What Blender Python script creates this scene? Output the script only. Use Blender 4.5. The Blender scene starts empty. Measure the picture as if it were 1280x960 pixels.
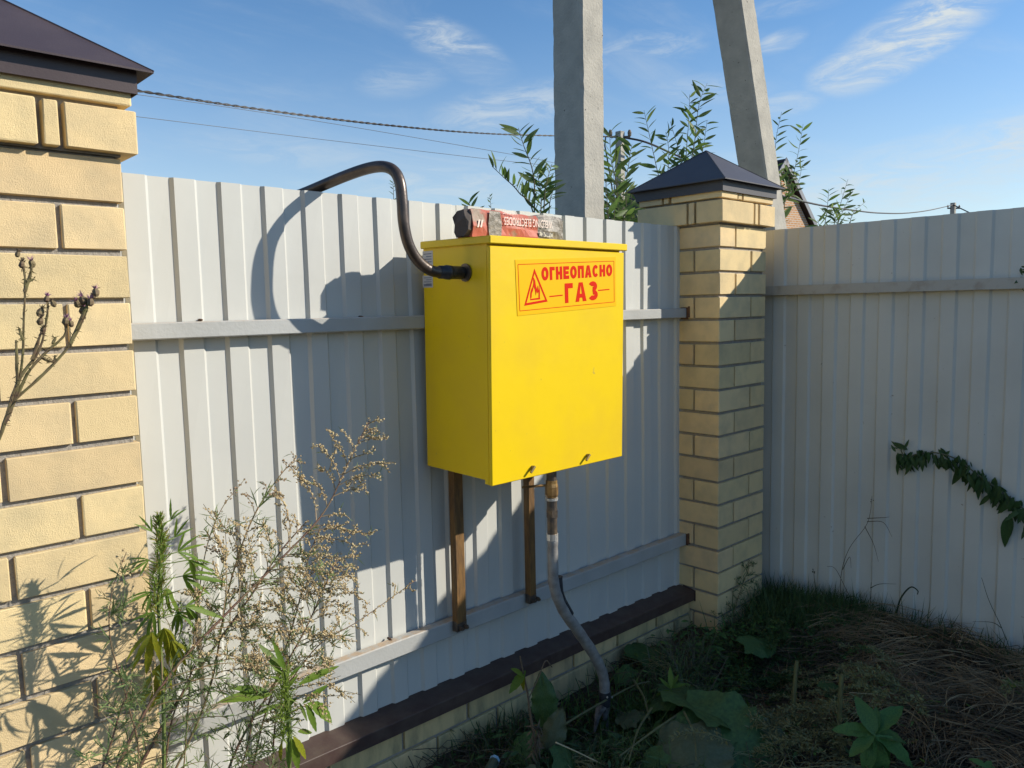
import bpy, math, random
from mathutils import Vector, Matrix
R = random.Random(7)
rad = math.radians
S = bpy.context.scene
COL = S.collection

# ------------------------------------------------------------------ camera
CP = Vector((-2.8661050866818987, -1.771579816265973, -0.33164519214590815))
YAW, PIT, ROL, FPX = 0.7539479510576184, 0.09860662542225071, 0.020448075572986987, 965.5813445075584
FW = Vector((math.sin(YAW)*math.cos(PIT), math.cos(YAW)*math.cos(PIT), -math.sin(PIT)))
_r = Vector((math.cos(YAW), -math.sin(YAW), 0)); _d = FW.cross(_r)
RT = _r*math.cos(ROL) + _d*math.sin(ROL)
DN = -_r*math.sin(ROL) + _d*math.cos(ROL)
cam_d = bpy.data.cameras.new('camera'); cam = bpy.data.objects.new('camera', cam_d); COL.objects.link(cam)
cam_d.sensor_width = 36; cam_d.lens = FPX/1280*36; cam_d.clip_end = 1500; cam_d.clip_start = .05
M = Matrix((RT, -DN, -FW)).transposed().to_4x4(); M.translation = CP
cam.matrix_world = M; S.camera = cam
S.render.resolution_x = 1024; S.render.resolution_y = 768

def ray(x, y): return FW + RT*((x-640)/FPX) + DN*((y-480)/FPX)
def at(x, y, Y):                      # point of the place seen in this direction on the plane y = Y
    v = ray(x, y); return CP + v*((Y-CP.y)/v.y)
def atx(x, y, X):
    v = ray(x, y); return CP + v*((X-CP.x)/v.x)
def atz(x, y, Z):
    v = ray(x, y); return CP + v*((Z-CP.z)/v.z)
def atd(x, y, D):
    return CP + ray(x, y).normalized()*D

# ------------------------------------------------------------------ light
SUNV = Vector((1.17, -1.0, .80)).normalized()
sd = bpy.data.lights.new('sun', 'SUN'); sun = bpy.data.objects.new('sun', sd); COL.objects.link(sun)
sd.energy = 5.0; sd.angle = rad(.55); sd.color = (1, .92, .79)
sun.rotation_euler = SUNV.to_track_quat('Z', 'Y').to_euler(); sun.location = (0, 0, 30)
W = bpy.data.worlds.new('World'); S.world = W; W.use_nodes = True
nt = W.node_tree; N = nt.nodes; L = nt.links
for n in list(N): N.remove(n)
out = N.new('ShaderNodeOutputWorld'); bg = N.new('ShaderNodeBackground')
sky = N.new('ShaderNodeTexSky'); sky.sky_type = 'NISHITA'; sky.sun_disc = False
sky.sun_elevation = math.asin(SUNV.z); sky.sun_rotation = math.atan2(SUNV.x, SUNV.y)
sky.air_density = 1.0; sky.dust_density = .05; sky.ozone_density = 3.2
bg.inputs[1].default_value = .118
def mth(op, a, b=None, c=None, clamp=False, tree=None):
    t = tree or nt
    n = t.nodes.new('ShaderNodeMath'); n.operation = op; n.use_clamp = clamp
    for i, v in enumerate((a, b, c)):
        if v is None: continue
        if isinstance(v, (int, float)): n.inputs[i].default_value = v
        else: t.links.new(v, n.inputs[i])
    return n.outputs[0]
tc = N.new('ShaderNodeTexCoord'); GEN = tc.outputs['Generated']
def vdot(vec):
    n = N.new('ShaderNodeVectorMath'); n.operation = 'DOT_PRODUCT'; L.new(GEN, n.inputs[0]); n.inputs[1].default_value = vec
    return n.outputs['Value']
sep = N.new('ShaderNodeSeparateXYZ'); L.new(GEN, sep.inputs[0])
# cirrus: noise on a flat layer high above (x/z, y/z)
zz = mth('ADD', mth('MAXIMUM', sep.outputs[2], 0.0), .12)
comb = N.new('ShaderNodeCombineXYZ'); L.new(mth('DIVIDE', sep.outputs[0], zz), comb.inputs[0]); L.new(mth('DIVIDE', sep.outputs[1], zz), comb.inputs[1])
mp = N.new('ShaderNodeMapping'); mp.inputs['Rotation'].default_value = (0, 0, rad(38)); mp.inputs['Scale'].default_value = (1.0, 2.8, 1)
L.new(comb.outputs[0], mp.inputs[0])
def noise(sc, det, ro, src, dist=0.0, loc=None):
    n = N.new('ShaderNodeTexNoise'); n.inputs['Scale'].default_value = sc; n.inputs['Detail'].default_value = det
    n.inputs['Roughness'].default_value = ro; n.inputs['Distortion'].default_value = dist; L.new(src, n.inputs['Vector']); return n.outputs['Fac']
def smooth(v, a, b):
    n = N.new('ShaderNodeMapRange'); n.interpolation_type = 'SMOOTHSTEP'; L.new(v, n.inputs[0])
    n.inputs[1].default_value = a; n.inputs[2].default_value = b; return n.outputs[0]
mp2 = N.new('ShaderNodeMapping'); mp2.inputs['Scale'].default_value = (1, 1, 2.6); mp2.inputs['Rotation'].default_value = (0, rad(8), 0); L.new(GEN, mp2.inputs[0])
mp3 = N.new('ShaderNodeMapping'); mp3.inputs['Scale'].default_value = (1, 1, 4.2); mp3.inputs['Rotation'].default_value = (rad(7), rad(9), 0); L.new(GEN, mp3.inputs[0])
wisp = noise(13, 15, .70, mp3.outputs[0], .9)
wisp2 = noise(4.5, 8, .6, mp2.outputs[0], .6)
base_c = mth('MULTIPLY', smooth(noise(.9, 12, .66, mp.outputs[0], .8), .42, .78), .30)
tot = mth('MULTIPLY', base_c, smooth(wisp2, .35, .65))
streak = mth('MULTIPLY', smooth(wisp, .36, .66), mth('ADD', .35, mth('MULTIPLY', smooth(wisp2, .35, .65), .9)))
for (px, py, a, b, ang, st) in [(1135, 48, 125, 38, -22, 1.15), (1075, 86, 66, 28, -4, 1.1), (1205, 5, 90, 22, -8, .45),
        (572, 62, 75, 30, 22, .55), (505, 97, 60, 24, -12, .30), (640, 135, 110, 30, -9, .42), (800, 66, 95, 28, -6, .32),
        (880, 112, 90, 22, 4, .22), (975, 52, 34, 14, -8, .55), (985, 130, 42, 15, 0, .55), (1130, 186, 130, 14, -6, .40),
        (1225, 205, 200, 52, -12, .8), (1110, 236, 280, 40, -3, .7), (370, 190, 150, 24, 2, .22), (560, 230, 150, 28, 0, .3),
        (980, 8, 70, 14, 0, .3), (980, 205, 120, 26, 4, .25)]:
    c = ray(px, py).normalized(); ca, sa = math.cos(rad(ang)), math.sin(rad(ang))
    ta = (ray(px+ca*a, py+sa*a).normalized()-c); tb = (ray(px-sa*b, py+ca*b).normalized()-c)
    u = mth('SUBTRACT', vdot(ta/ta.length_squared), c.dot(ta)/ta.length_squared)
    v = mth('SUBTRACT', vdot(tb/tb.length_squared), c.dot(tb)/tb.length_squared)
    rr = mth('ADD', mth('MULTIPLY', u, u), mth('MULTIPLY', v, v))
    soft = mth('SUBTRACT', 1.0, smooth(mth('ADD', mth('MULTIPLY', rr, .55), mth('MULTIPLY', wisp2, .9)), .35, 1.25))
    m = mth('MULTIPLY', mth('MULTIPLY', soft, mth('ADD', mth('MULTIPLY', streak, 1.05), .14)), st*1.25, clamp=True)
    m = mth('MULTIPLY', m, mth('GREATER_THAN', vdot(c), 0.2))
    tot = mth('MAXIMUM', tot, m)
hz = mth('MULTIPLY', smooth(mth('MULTIPLY', sep.outputs[2], -1.0), -.36, .02), .46)
tot = mth('ADD', tot, mth('MULTIPLY', hz, mth('SUBTRACT', 1.0, tot)), clamp=True)
mix = N.new('ShaderNodeMix'); mix.data_type = 'RGBA'
hs = N.new('ShaderNodeHueSaturation'); hs.inputs['Saturation'].default_value = 1.14; hs.inputs['Value'].default_value = 1.12; L.new(sky.outputs[0], hs.inputs['Color'])
L.new(tot, mix.inputs['Factor']); L.new(hs.outputs[0], mix.inputs['A']); mix.inputs['B'].default_value = (4.9, 5.35, 5.55, 1)
L.new(mix.outputs['Result'], bg.inputs[0]); L.new(bg.outputs[0], out.inputs[0])
S.view_settings.view_transform = 'Standard'; S.view_settings.look = 'None'; S.view_settings.exposure = .25; S.view_settings.gamma = 1
S.cycles.max_bounces = 8

# ------------------------------------------------------------------ materials
def mat(name, col, rough=.6, metal=0, noise_sc=None, col2=None, nlo=.4, nhi=.65, bump=0, bump_sc=60, objrand=0, spec=.5,
        dust=None, trans=0, stretch=None, coat=0, det=6, bump2=None, bump2_sc=4, spots=None):
    m = bpy.data.materials.new(name); m.use_nodes = True; t = m.node_tree; b = t.nodes['Principled BSDF']
    b.inputs['Roughness'].default_value = rough; b.inputs['Metallic'].default_value = metal
    b.inputs['Specular IOR Level'].default_value = spec; b.inputs['Coat Weight'].default_value = coat
    b.inputs['Coat Roughness'].default_value = .12
    co = t.nodes.new('ShaderNodeTexCoord'); vec = co.outputs['Object']
    if stretch:
        mpn = t.nodes.new('ShaderNodeMapping'); mpn.inputs['Scale'].default_value = stretch; t.links.new(vec, mpn.inputs[0]); vec = mpn.outputs[0]
    if objrand:
        oi = t.nodes.new('ShaderNodeObjectInfo'); ad = t.nodes.new('ShaderNodeVectorMath'); ad.operation = 'MULTIPLY_ADD'
        cb = t.nodes.new('ShaderNodeCombineXYZ')
        for i in range(3): t.links.new(oi.outputs['Random'], cb.inputs[i])
        t.links.new(cb.outputs[0], ad.inputs[0]); ad.inputs[1].default_value = (37, 91, 53); t.links.new(vec, ad.inputs[2]); vec = ad.outputs[0]
    def nz(sc, d=6, ro=.55, dist=0):
        n = t.nodes.new('ShaderNodeTexNoise'); n.inputs['Scale'].default_value = sc; n.inputs['Detail'].default_value = d
        n.inputs['Roughness'].default_value = ro; n.inputs['Distortion'].default_value = dist; t.links.new(vec, n.inputs['Vector']); return n.outputs['Fac']
    def mixc(fac, a, bb, mode='MIX'):
        n = t.nodes.new('ShaderNodeMix'); n.data_type = 'RGBA'; n.blend_type = mode
        for k, v in (('Factor', fac), ('A', a), ('B', bb)):
            if isinstance(v, (int, float)): n.inputs[k].default_value = v
            elif isinstance(v, tuple): n.inputs[k].default_value = (*v[:3], 1)
            else: t.links.new(v, n.inputs[k])
        return n.outputs['Result']
    def rng(v, a, bb):
        n = t.nodes.new('ShaderNodeMapRange'); t.links.new(v, n.inputs[0]); n.inputs[1].default_value = a; n.inputs[2].default_value = bb; return n.outputs[0]
    cur = tuple(col)
    if noise_sc:
        cur = mixc(rng(nz(noise_sc, det), nlo, nhi), cur, tuple(col2))
    if spots:      # (scale, threshold, colour)
        cur = mixc(rng(nz(spots[0], 3), spots[1], spots[1]+.05), cur, spots[2])
    if objrand:
        hsv = t.nodes.new('ShaderNodeHueSaturation')
        if isinstance(cur, tuple): hsv.inputs['Color'].default_value = (*cur, 1)
        else: t.links.new(cur, hsv.inputs['Color'])
        va = mth('MULTIPLY_ADD', oi.outputs['Random'], objrand, 1-objrand/2, tree=t); t.links.new(va, hsv.inputs['Value'])
        fr = mth('FRACT', mth('MULTIPLY', oi.outputs['Random'], 17.3, tree=t), tree=t)
        t.links.new(mth('MULTIPLY_ADD', fr, objrand*.06, .5-objrand*.03, tree=t), hsv.inputs['Hue'])
        cur = hsv.outputs[0]
    if dust:       # settled dirt on faces that look up: (colour, amount)
        ge = t.nodes.new('ShaderNodeNewGeometry'); se = t.nodes.new('ShaderNodeSeparateXYZ'); t.links.new(ge.outputs['True Normal'], se.inputs[0])
        f = mth('MULTIPLY', rng(se.outputs[2], .6, .95), rng(nz(35), .35, .6), tree=t)
        cur = mixc(mth('MULTIPLY', f, dust[1], tree=t), cur, tuple(dust[0]))
    if isinstance(cur, tuple): b.inputs['Base Color'].default_value = (*cur, 1)
    else: t.links.new(cur, b.inputs['Base Color'])
    last = None
    for bs, sc, d in ((bump2, bump2_sc, .02), (bump, bump_sc, .004)):
        if bs:
            bn = t.nodes.new('ShaderNodeBump'); bn.inputs['Strength'].default_value = bs; bn.inputs['Distance'].default_value = d
            t.links.new(nz(sc, 4), bn.inputs['Height'])
            if last: t.links.new(last, bn.inputs['Normal'])
            last = bn.outputs[0]
    if last: t.links.new(last, b.inputs['Normal'])
    if trans:
        tr = t.nodes.new('ShaderNodeBsdfTranslucent'); ms = t.nodes.new('ShaderNodeMixShader'); ms.inputs[0].default_value = trans
        o = t.nodes['Material Output']
        if isinstance(cur, tuple): tr.inputs[0].default_value = (*cur, 1)
        else: t.links.new(cur, tr.inputs[0])
        t.links.new(b.outputs[0], ms.inputs[1]); t.links.new(tr.outputs[0], ms.inputs[2]); t.links.new(ms.outputs[0], o.inputs[0])
    return m
BR = mat('sand_lime_brick', (.75, .575, .315), .9, noise_sc=12, col2=(.53, .43, .26), nlo=.42, nhi=.84, bump=.45, bump_sc=520, objrand=.17, spec=.12, bump2=.07, bump2_sc=40, det=9)
BRL = mat('weathered_brick', (.66, .50, .26), .93, noise_sc=22, stretch=(1, 1, .3), col2=(.27, .23, .14), nlo=.45, nhi=.80, bump=.5, bump_sc=250, objrand=.25, spec=.1, bump2=.2, bump2_sc=30)
MOR = mat('mortar', (.33, .305, .27), .95, noise_sc=60, col2=(.28, .255, .22), bump=.9, bump_sc=170, spec=.1)
FEN = mat('grey_fence_paint', (.535, .54, .505), .42, noise_sc=1.3, col2=(.495, .50, .475), bump=.12, bump_sc=12, spec=.4, bump2=.05, bump2_sc=3, spots=(26, .77, (.40, .38, .33)))
FENB = mat('grey_fence_back_coat', (.585, .585, .535), .5, noise_sc=3, col2=(.53, .53, .485), bump=.12, bump_sc=12, spec=.35, bump2=.05, bump2_sc=3, spots=(40, .72, (.30, .27, .22)))
RAIL = mat('rail_paint', (.40, .41, .40), .5, noise_sc=7, col2=(.36, .365, .35), bump=.25, bump_sc=90, dust=((.42, .30, .19), .85), stretch=(1, 1, 1))
RAILB = mat('rail_paint_worn', (.42, .40, .35), .55, noise_sc=22, col2=(.33, .29, .24), nlo=.5, nhi=.7, bump=.25, bump_sc=90, dust=((.35, .26, .17), .8))
YEL = mat('yellow_enamel', (.83, .58, .004), .38, noise_sc=5, col2=(.74, .49, .020), nlo=.42, nhi=.85, bump=.08, bump_sc=45, spec=.38, bump2=.12, bump2_sc=3.2, spots=(30, .715, (.55, .40, .06)), det=12)
CAPM = mat('brown_cap_metal', (.062, .045, .047), .36, noise_sc=8, col2=(.075, .055, .055), bump=.1, bump_sc=300, spec=.35)
CAPG = mat('graphite_cap_metal', (.058, .054, .062), .5, noise_sc=8, col2=(.066, .062, .068), bump=.1, bump_sc=300, spec=.4)
SILL = mat('brown_sill_metal', (.062, .037, .032), .55, noise_sc=20, col2=(.085, .06, .048), bump=.1, bump_sc=90, spec=.4)
WOOD = mat('stained_timber', (.20, .105, .03), .6, noise_sc=14, col2=(.10, .055, .022), nlo=.42, nhi=.66, bump=.5, bump_sc=40, stretch=(6, 6, 1))
PIPE = mat('brown_steel_pipe', (.11, .080, .062), .34, noise_sc=24, col2=(.055, .042, .036), bump=.12, bump_sc=120, metal=.35, spec=.6)
TAPE = mat('black_tape', (.02, .02, .023), .45, noise_sc=50, col2=(.055, .055, .06), bump=.3, bump_sc=60)
GALV = mat('galvanised_grey_pipe', (.33, .325, .31), .5, noise_sc=30, col2=(.22, .21, .2), bump=.25, bump_sc=90, metal=.25)
FIT = mat('dark_fitting', (.10, .085, .075), .45, metal=.6, noise_sc=40, col2=(.2, .15, .1), bump=.3, bump_sc=90)
BRASS = mat('brass_fitting', (.42, .26, .10), .42, metal=.6, noise_sc=50, col2=(.24, .14, .06), bump=.2, bump_sc=90)
PINM = mat('dull_brass', (.30, .20, .05), .6, noise_sc=60, col2=(.18, .12, .04))
CHR = mat('bright_ring', (.62, .60, .56), .35, metal=.6, bump=.2, bump_sc=120)
RUST = mat('rusty_steel', (.17, .085, .045), .8, noise_sc=60, col2=(.06, .04, .03), bump=.4, bump_sc=150, metal=.2)
CONC = mat('pole_concrete', (.47, .445, .385), .92, noise_sc=9, col2=(.36, .345, .305), nlo=.35, nhi=.7, bump=.8, bump_sc=70, spec=.12, spots=(34, .685, (.12, .11, .10)), bump2=.12, bump2_sc=12)
SOIL = mat('soil', (.060, .047, .034), .97, noise_sc=9, col2=(.085, .068, .048), bump=1, bump_sc=45, spec=.1, bump2=1, bump2_sc=12)
BLK = mat('black_void', (.012, .012, .014), .8)
WHT = mat('sticker_white', (.52, .52, .53), .5)
PRB = mat('sticker_print', (.10, .12, .2), .5)
SIGN = mat('sign_film', (.88, .485, .001), .5, spec=.15)
RED = mat('sign_red', (.66, .022, .004), .6, spec=.08)
PKR = mat('packet_red', (.46, .125, .085), .55, noise_sc=22, col2=(.30, .22, .16), nlo=.56, nhi=.66, bump=.5, bump_sc=50, coat=.06, spec=.25)
PKG = mat('packet_grey', (.15, .13, .10), .5, noise_sc=45, col2=(.30, .26, .21), nlo=.48, nhi=.62, bump=.9, bump_sc=60, coat=.12)
PKT = mat('packet_print', (.72, .60, .54), .5)
CBL = mat('black_cable', (.02, .02, .022), .6)
THN = mat('thin_wire', (.16, .19, .23), .6)
TWI = mat('twisted_wire_light', (.075, .068, .062), .7)
GLS = mat('window_dark', (.02, .022, .028), .12)
HBR = None
def leafm(n, c, c2, tr=.35, rough=.5, r=.3): return mat(n, c, rough, noise_sc=28, col2=c2, nlo=.35, nhi=.7, trans=tr, objrand=r, bump=.15, bump_sc=80, spec=.35)
WIL = leafm('willow_leaf', (.14, .22, .05), (.075, .14, .035), .5)
WIL2 = leafm('willow_leaf_pale', (.20, .26, .085), (.13, .19, .06), .45)
TWIG = mat('willow_twig', (.13, .105, .055), .7)
HEMP = leafm('hemp_leaf', (.15, .24, .030), (.10, .17, .025), .4)
HEMPY = leafm('yellowing_leaf', (.30, .30, .02), (.17, .22, .02), .45)
WLEAF = leafm('wormwood_leaf', (.20, .27, .10), (.14, .20, .075), .4)
WSTEM = mat('wormwood_stem', (.13, .062, .042), .6, noise_sc=30, col2=(.17, .12, .06))
WSTEM2 = mat('wormwood_twig', (.24, .165, .085), .6, noise_sc=30, col2=(.16, .13, .06))
BUD = mat('wormwood_bud', (.58, .47, .26), .8, noise_sc=45, col2=(.36, .25, .12), nlo=.4, nhi=.65)
BUD2 = mat('wormwood_bud_brown', (.27, .17, .10), .8, noise_sc=45, col2=(.33, .25, .13), nlo=.4, nhi=.6)
THS = mat('thistle_stem', (.14, .125, .045), .7, noise_sc=40, col2=(.10, .06, .035))
THP = mat('thistle_floret', (.30, .12, .24), .8, noise_sc=90, col2=(.42, .30, .26))
THC = mat('thistle_cup', (.20, .155, .075), .8, noise_sc=90, col2=(.13, .075, .05))
VINE = leafm('vine_leaf', (.060, .12, .036), (.032, .070, .024), .3)
BURD = leafm('burdock_leaf', (.065, .14, .042), (.032, .078, .026), .2)
BURP = leafm('burdock_leaf_pale', (.10, .13, .075), (.075, .10, .05), .2)
DOCK = leafm('dock_leaf', (.085, .19, .045), (.05, .12, .035), .25)
GRS = leafm('grass_blade', (.12, .19, .05), (.08, .13, .04), .3)
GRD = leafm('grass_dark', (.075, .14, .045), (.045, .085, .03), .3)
STRAW = mat('dry_straw', (.32, .235, .13), .75, noise_sc=3.0, col2=(.13, .095, .055), nlo=.40, nhi=.60, trans=.15)
STRAWG = mat('drying_stalks', (.26, .26, .12), .75, noise_sc=5, col2=(.12, .12, .055), nlo=.4, nhi=.6, trans=.15)
STALK = mat('cut_stalk', (.13, .135, .05), .6, noise_sc=30, col2=(.08, .08, .035), stretch=(3, 3, 1))
DRYB = mat('dry_leaf_brown', (.14, .10, .06), .8, noise_sc=30, col2=(.08, .055, .035), bump=.4)
PLANK = mat('old_plank', (.14, .11, .08), .85, noise_sc=18, col2=(.075, .06, .045), bump=.5, bump_sc=60, stretch=(8, 1, 8))

# ------------------------------------------------------------------ helpers
def tag(o, label=None, cat=None, group=None, kind=None):
    if label: o['label'] = label
    if cat: o['category'] = cat
    if group: o['group'] = group
    if kind: o['kind'] = kind
    return o
def empty(name, loc, label, cat, group=None):
    o = bpy.data.objects.new(name, None); o.empty_display_size = .05; o.location = loc; COL.objects.link(o)
    return tag(o, label, cat, group)
def link(name, me, parent=None, mtx=None):
    o = bpy.data.objects.new(name, me); COL.objects.link(o)
    if parent: o.parent = parent
    if mtx is not None: o.matrix_basis = mtx
    return o
class MB:
    def __init__(s): s.v = []; s.f = []; s.m = []; s.cur = 0
    def add(s, vs, fs):
        k = len(s.v); s.v += [tuple(v) for v in vs]; s.f += [tuple(i+k for i in f) for f in fs]; s.m += [s.cur]*len(fs); return s
    def box(s, x0, x1, y0, y1, z0, z1, bev=0):
        if bev <= 0:
            vs = [(x, y, z) for x in (x0, x1) for y in (y0, y1) for z in (z0, z1)]
            return s.add(vs, [(0, 1, 3, 2), (4, 6, 7, 5), (0, 4, 5, 1), (2, 3, 7, 6), (0, 2, 6, 4), (1, 5, 7, 3)])
        vs = []; idx = {}
        for ix in (0, 1):
            for iy in (0, 1):
                for iz in (0, 1):
                    cx, cy, cz = (x0, x1)[ix], (y0, y1)[iy], (z0, z1)[iz]
                    ix_, iy_, iz_ = [(bev, -bev)[k] for k in (ix, iy, iz)]
                    for a, p in enumerate(((cx, cy+iy_, cz+iz_), (cx+ix_, cy, cz+iz_), (cx+ix_, cy+iy_, cz))):
                        idx[ix, iy, iz, a] = len(vs); vs.append(p)
        F = []
        for s_ in (0, 1):
            q = [idx[s_, 0, 0, 0], idx[s_, 0, 1, 0], idx[s_, 1, 1, 0], idx[s_, 1, 0, 0]]; F.append(q if s_ == 0 else q[::-1])
            q = [idx[0, s_, 0, 1], idx[1, s_, 0, 1], idx[1, s_, 1, 1], idx[0, s_, 1, 1]]; F.append(q if s_ == 0 else q[::-1])
            q = [idx[0, 0, s_, 2], idx[0, 1, s_, 2], idx[1, 1, s_, 2], idx[1, 0, s_, 2]]; F.append(q if s_ == 0 else q[::-1])
        for a_ in (0, 1):
            for b_ in (0, 1):
                fl = (a_ + b_) % 2
                q = [idx[a_, b_, 0, 0], idx[a_, b_, 0, 1], idx[a_, b_, 1, 1], idx[a_, b_, 1, 0]]; F.append(q[::-1] if fl else q)
                q = [idx[a_, 0, b_, 0], idx[a_, 1, b_, 0], idx[a_, 1, b_, 2], idx[a_, 0, b_, 2]]; F.append(q[::-1] if fl else q)
                q = [idx[0, a_, b_, 1], idx[0, a_, b_, 2], idx[1, a_, b_, 2], idx[1, a_, b_, 1]]; F.append(q[::-1] if fl else q)
        for k in [(a, b, c) for a in (0, 1) for b in (0, 1) for c in (0, 1)]:
            q = [idx[(*k, 0)], idx[(*k, 1)], idx[(*k, 2)]]; F.append(q if sum(k) % 2 == 0 else q[::-1])
        return s.add(vs, F)
    def tube(s, pts, r, n=8, cap=True, jit=0):
        pts = [Vector(p) for p in pts]; rs = r if isinstance(r, (list, tuple)) else [r]*len(pts)
        vs = []; fs = []; up = None
        for i, p in enumerate(pts):
            d = (pts[min(i+1, len(pts)-1)] - pts[max(i-1, 0)])
            if d.length < 1e-9: d = Vector((0, 0, 1))
            d.normalize()
            if up is None: up = d.orthogonal().normalized()
            up = (up - d*up.dot(d)); up = up.normalized() if up.length > 1e-6 else d.orthogonal().normalized()
            w = d.cross(up)
            for k in range(n):
                a = 2*math.pi*k/n; q = rs[i]*(1+(R.uniform(-jit, jit) if jit else 0))
                vs.append(p + up*math.cos(a)*q + w*math.sin(a)*q)
        for i in range(len(pts)-1):
            for k in range(n): fs.append((i*n+k, i*n+(k+1) % n, (i+1)*n+(k+1) % n, (i+1)*n+k))
        if cap: fs.append(tuple(range(n))[::-1]); fs.append(tuple(range((len(pts)-1)*n, len(pts)*n)))
        return s.add(vs, fs)
    def blade(s, p0, dir, nrm, ln, w, bend=.3, seg=3, w0=.35, peak=.4):   # a narrow leaf or grass blade
        d = Vector(dir).normalized(); nv = Vector(nrm); nv = (nv-d*nv.dot(d)); nv = nv.normalized() if nv.length > 1e-5 else d.orthogonal().normalized()
        sd_ = d.cross(nv); vs = []; fs = []; p = Vector(p0)
        for i in range(seg+1):
            t = i/seg; q = p + d*ln*t - nv*(bend*ln*t*t)
            ww = w*.5*(w0+(1-w0)*min(1, t/peak)) if t < peak else w*.5*(1-((t-peak)/(1-peak))**1.6)
            ww = max(ww, w*.03); vs += [q-sd_*ww, q+sd_*ww]
        for i in range(seg): fs.append((2*i, 2*i+1, 2*i+3, 2*i+2))
        return s.add(vs, fs)
    def bead(s, p, r, d=None):
        p = Vector(p); d = (Vector(d).normalized() if d is not None else Vector((0, 0, 1))); a = d.orthogonal().normalized(); b = d.cross(a)
        return s.add([p-d*r*1.3, p+a*r, p+b*r, p-a*r, p-b*r, p+d*r*1.5], [(0, 2, 1), (0, 3, 2), (0, 4, 3), (0, 1, 4), (5, 1, 2), (5, 2, 3), (5, 3, 4), (5, 4, 1)])
    def mesh(s, name, mats, org=(0, 0, 0), smooth=False):
        o = Vector(org); me = bpy.data.meshes.new(name)
        me.from_pydata([(v[0]-o.x, v[1]-o.y, v[2]-o.z) for v in s.v], [], s.f)
        for m_ in (mats if isinstance(mats, (list, tuple)) else [mats]): me.materials.append(m_)
        if any(s.m): me.polygons.foreach_set('material_index', s.m)
        if smooth: me.polygons.foreach_set('use_smooth', [True]*len(me.polygons))
        me.update(); return me
    def build(s, name, mats, parent=None, org=None, smooth=False, **kw):
        o0 = Vector(org) if org is not None else (wloc(parent) if parent else Vector((0, 0, 0)))
        ob = link(name, s.mesh(name, mats, o0, smooth), parent)
        if not parent: ob.location = o0
        return tag(ob, **kw)
def wloc(o):
    p = Vector((0, 0, 0))
    while o: p = p + o.location; o = o.parent
    return p
def basis(d, nrm):
    y = Vector(d).normalized(); z = Vector(nrm); z = z-y*z.dot(y); z = z.normalized() if z.length > 1e-5 else y.orthogonal().normalized()
    x = y.cross(z); return Matrix((x, y, z)).transposed()
def rv(a=1): return Vector((R.uniform(-a, a), R.uniform(-a, a), R.uniform(-a, a)))
def smooth_path(pts, n=6):
    pts = [Vector(p) for p in pts]; P = [pts[0]*2-pts[1]] + pts + [pts[-1]*2-pts[-2]]; o = []
    for i in range(1, len(P)-2):
        a, b, c, d = P[i-1:i+3]
        for k in range(n):
            t = k/n; o.append(.5*((2*b)+(c-a)*t+(2*a-5*b+4*c-d)*t*t+(3*b-a-3*c+d)*t**3))
    o.append(pts[-1]); return o

# ------------------------------------------------------------------ ground
PL_Y = .14
def gz(x, y):
    z = -1.79 + .018*math.sin(3.1*x+1)*math.cos(2.7*y) + .01*math.sin(9*x+4*y)
    if y < .1 and x < .5: z += .05*max(0, min(1, (x+.4)/.8))*max(0, min(1, (.1-y)/.8))
    z -= .09*math.exp(-((x+.98)/.16)**2-((y+.12)/.12)**2)
    d = math.hypot((x+.25)/.30, (y+.42)/.22)
    if d < 1.4: z -= .16*max(0, 1-(d/1.4)**2)
    return z
def build_ground():
    def axis(c0, c1, step, far):
        a = []; x = c0
        while x <= c1+1e-6: a.append(x); x += step
        g = step
        while a[-1] < far: g *= 1.5; a.append(a[-1]+g)
        g = step
        while a[0] > -far: g *= 1.5; a.insert(0, a[0]-g)
        return a
    xs = axis(-3.4, 1.2, .04, 700); ys = axis(-2.4, .6, .04, 700); b = MB(); nx = len(xs)
    vs = []
    for y in ys:
        for x in xs:
            near = -3.5 < x < 1.3 and -2.5 < y < .7
            z = gz(x, y) + (R.uniform(-.008, .008) if near else 0)
            if not near: z = -1.79
            vs.append((x, y, z))
    b.add(vs, [(j*nx+i, j*nx+i+1, (j+1)*nx+i+1, (j+1)*nx+i) for j in range(len(ys)-1) for i in range(nx-1)])
    b.build('ground', SOIL, kind='structure', smooth=True)
build_ground()

# ------------------------------------------------------------------ brick pillars
BW, BL, BH = .120, .250, .088
brick_meshes = {}
def brick_mesh(lx, ly, lz, m, var):
    k = (round(lx, 3), round(ly, 3), round(lz, 3), m.name, var)
    if k not in brick_meshes:
        b = MB(); b.box(-lx/2, lx/2, -ly/2, ly/2, -lz/2, lz/2, .0020)
        b.v = [(x+R.uniform(-.0009, .0009), y+R.uniform(-.0009, .0009), z+R.uniform(-.0011, .0011)) for x, y, z in b.v]
        brick_meshes[k] = b.mesh('brick', m)
    return brick_meshes[k]
def put_brick(par, x0, x1, y0, y1, z0, z1, m=BR):
    c = Vector(((x0+x1)/2, (y0+y1)/2, (z0+z1)/2)) + Vector((R.uniform(-.001, .001), R.uniform(-.0012, .0012), R.uniform(-.001, .001)))
    me = brick_mesh(x1-x0, y1-y0, z1-z0, m, R.randrange(4))
    return link('brick', me, par, Matrix.Translation(c-wloc(par)) @ Matrix.Rotation(R.uniform(-.004, .004), 4, 'Z') @ Matrix.Rotation(R.uniform(-.003, .003), 4, 'X'))
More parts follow.
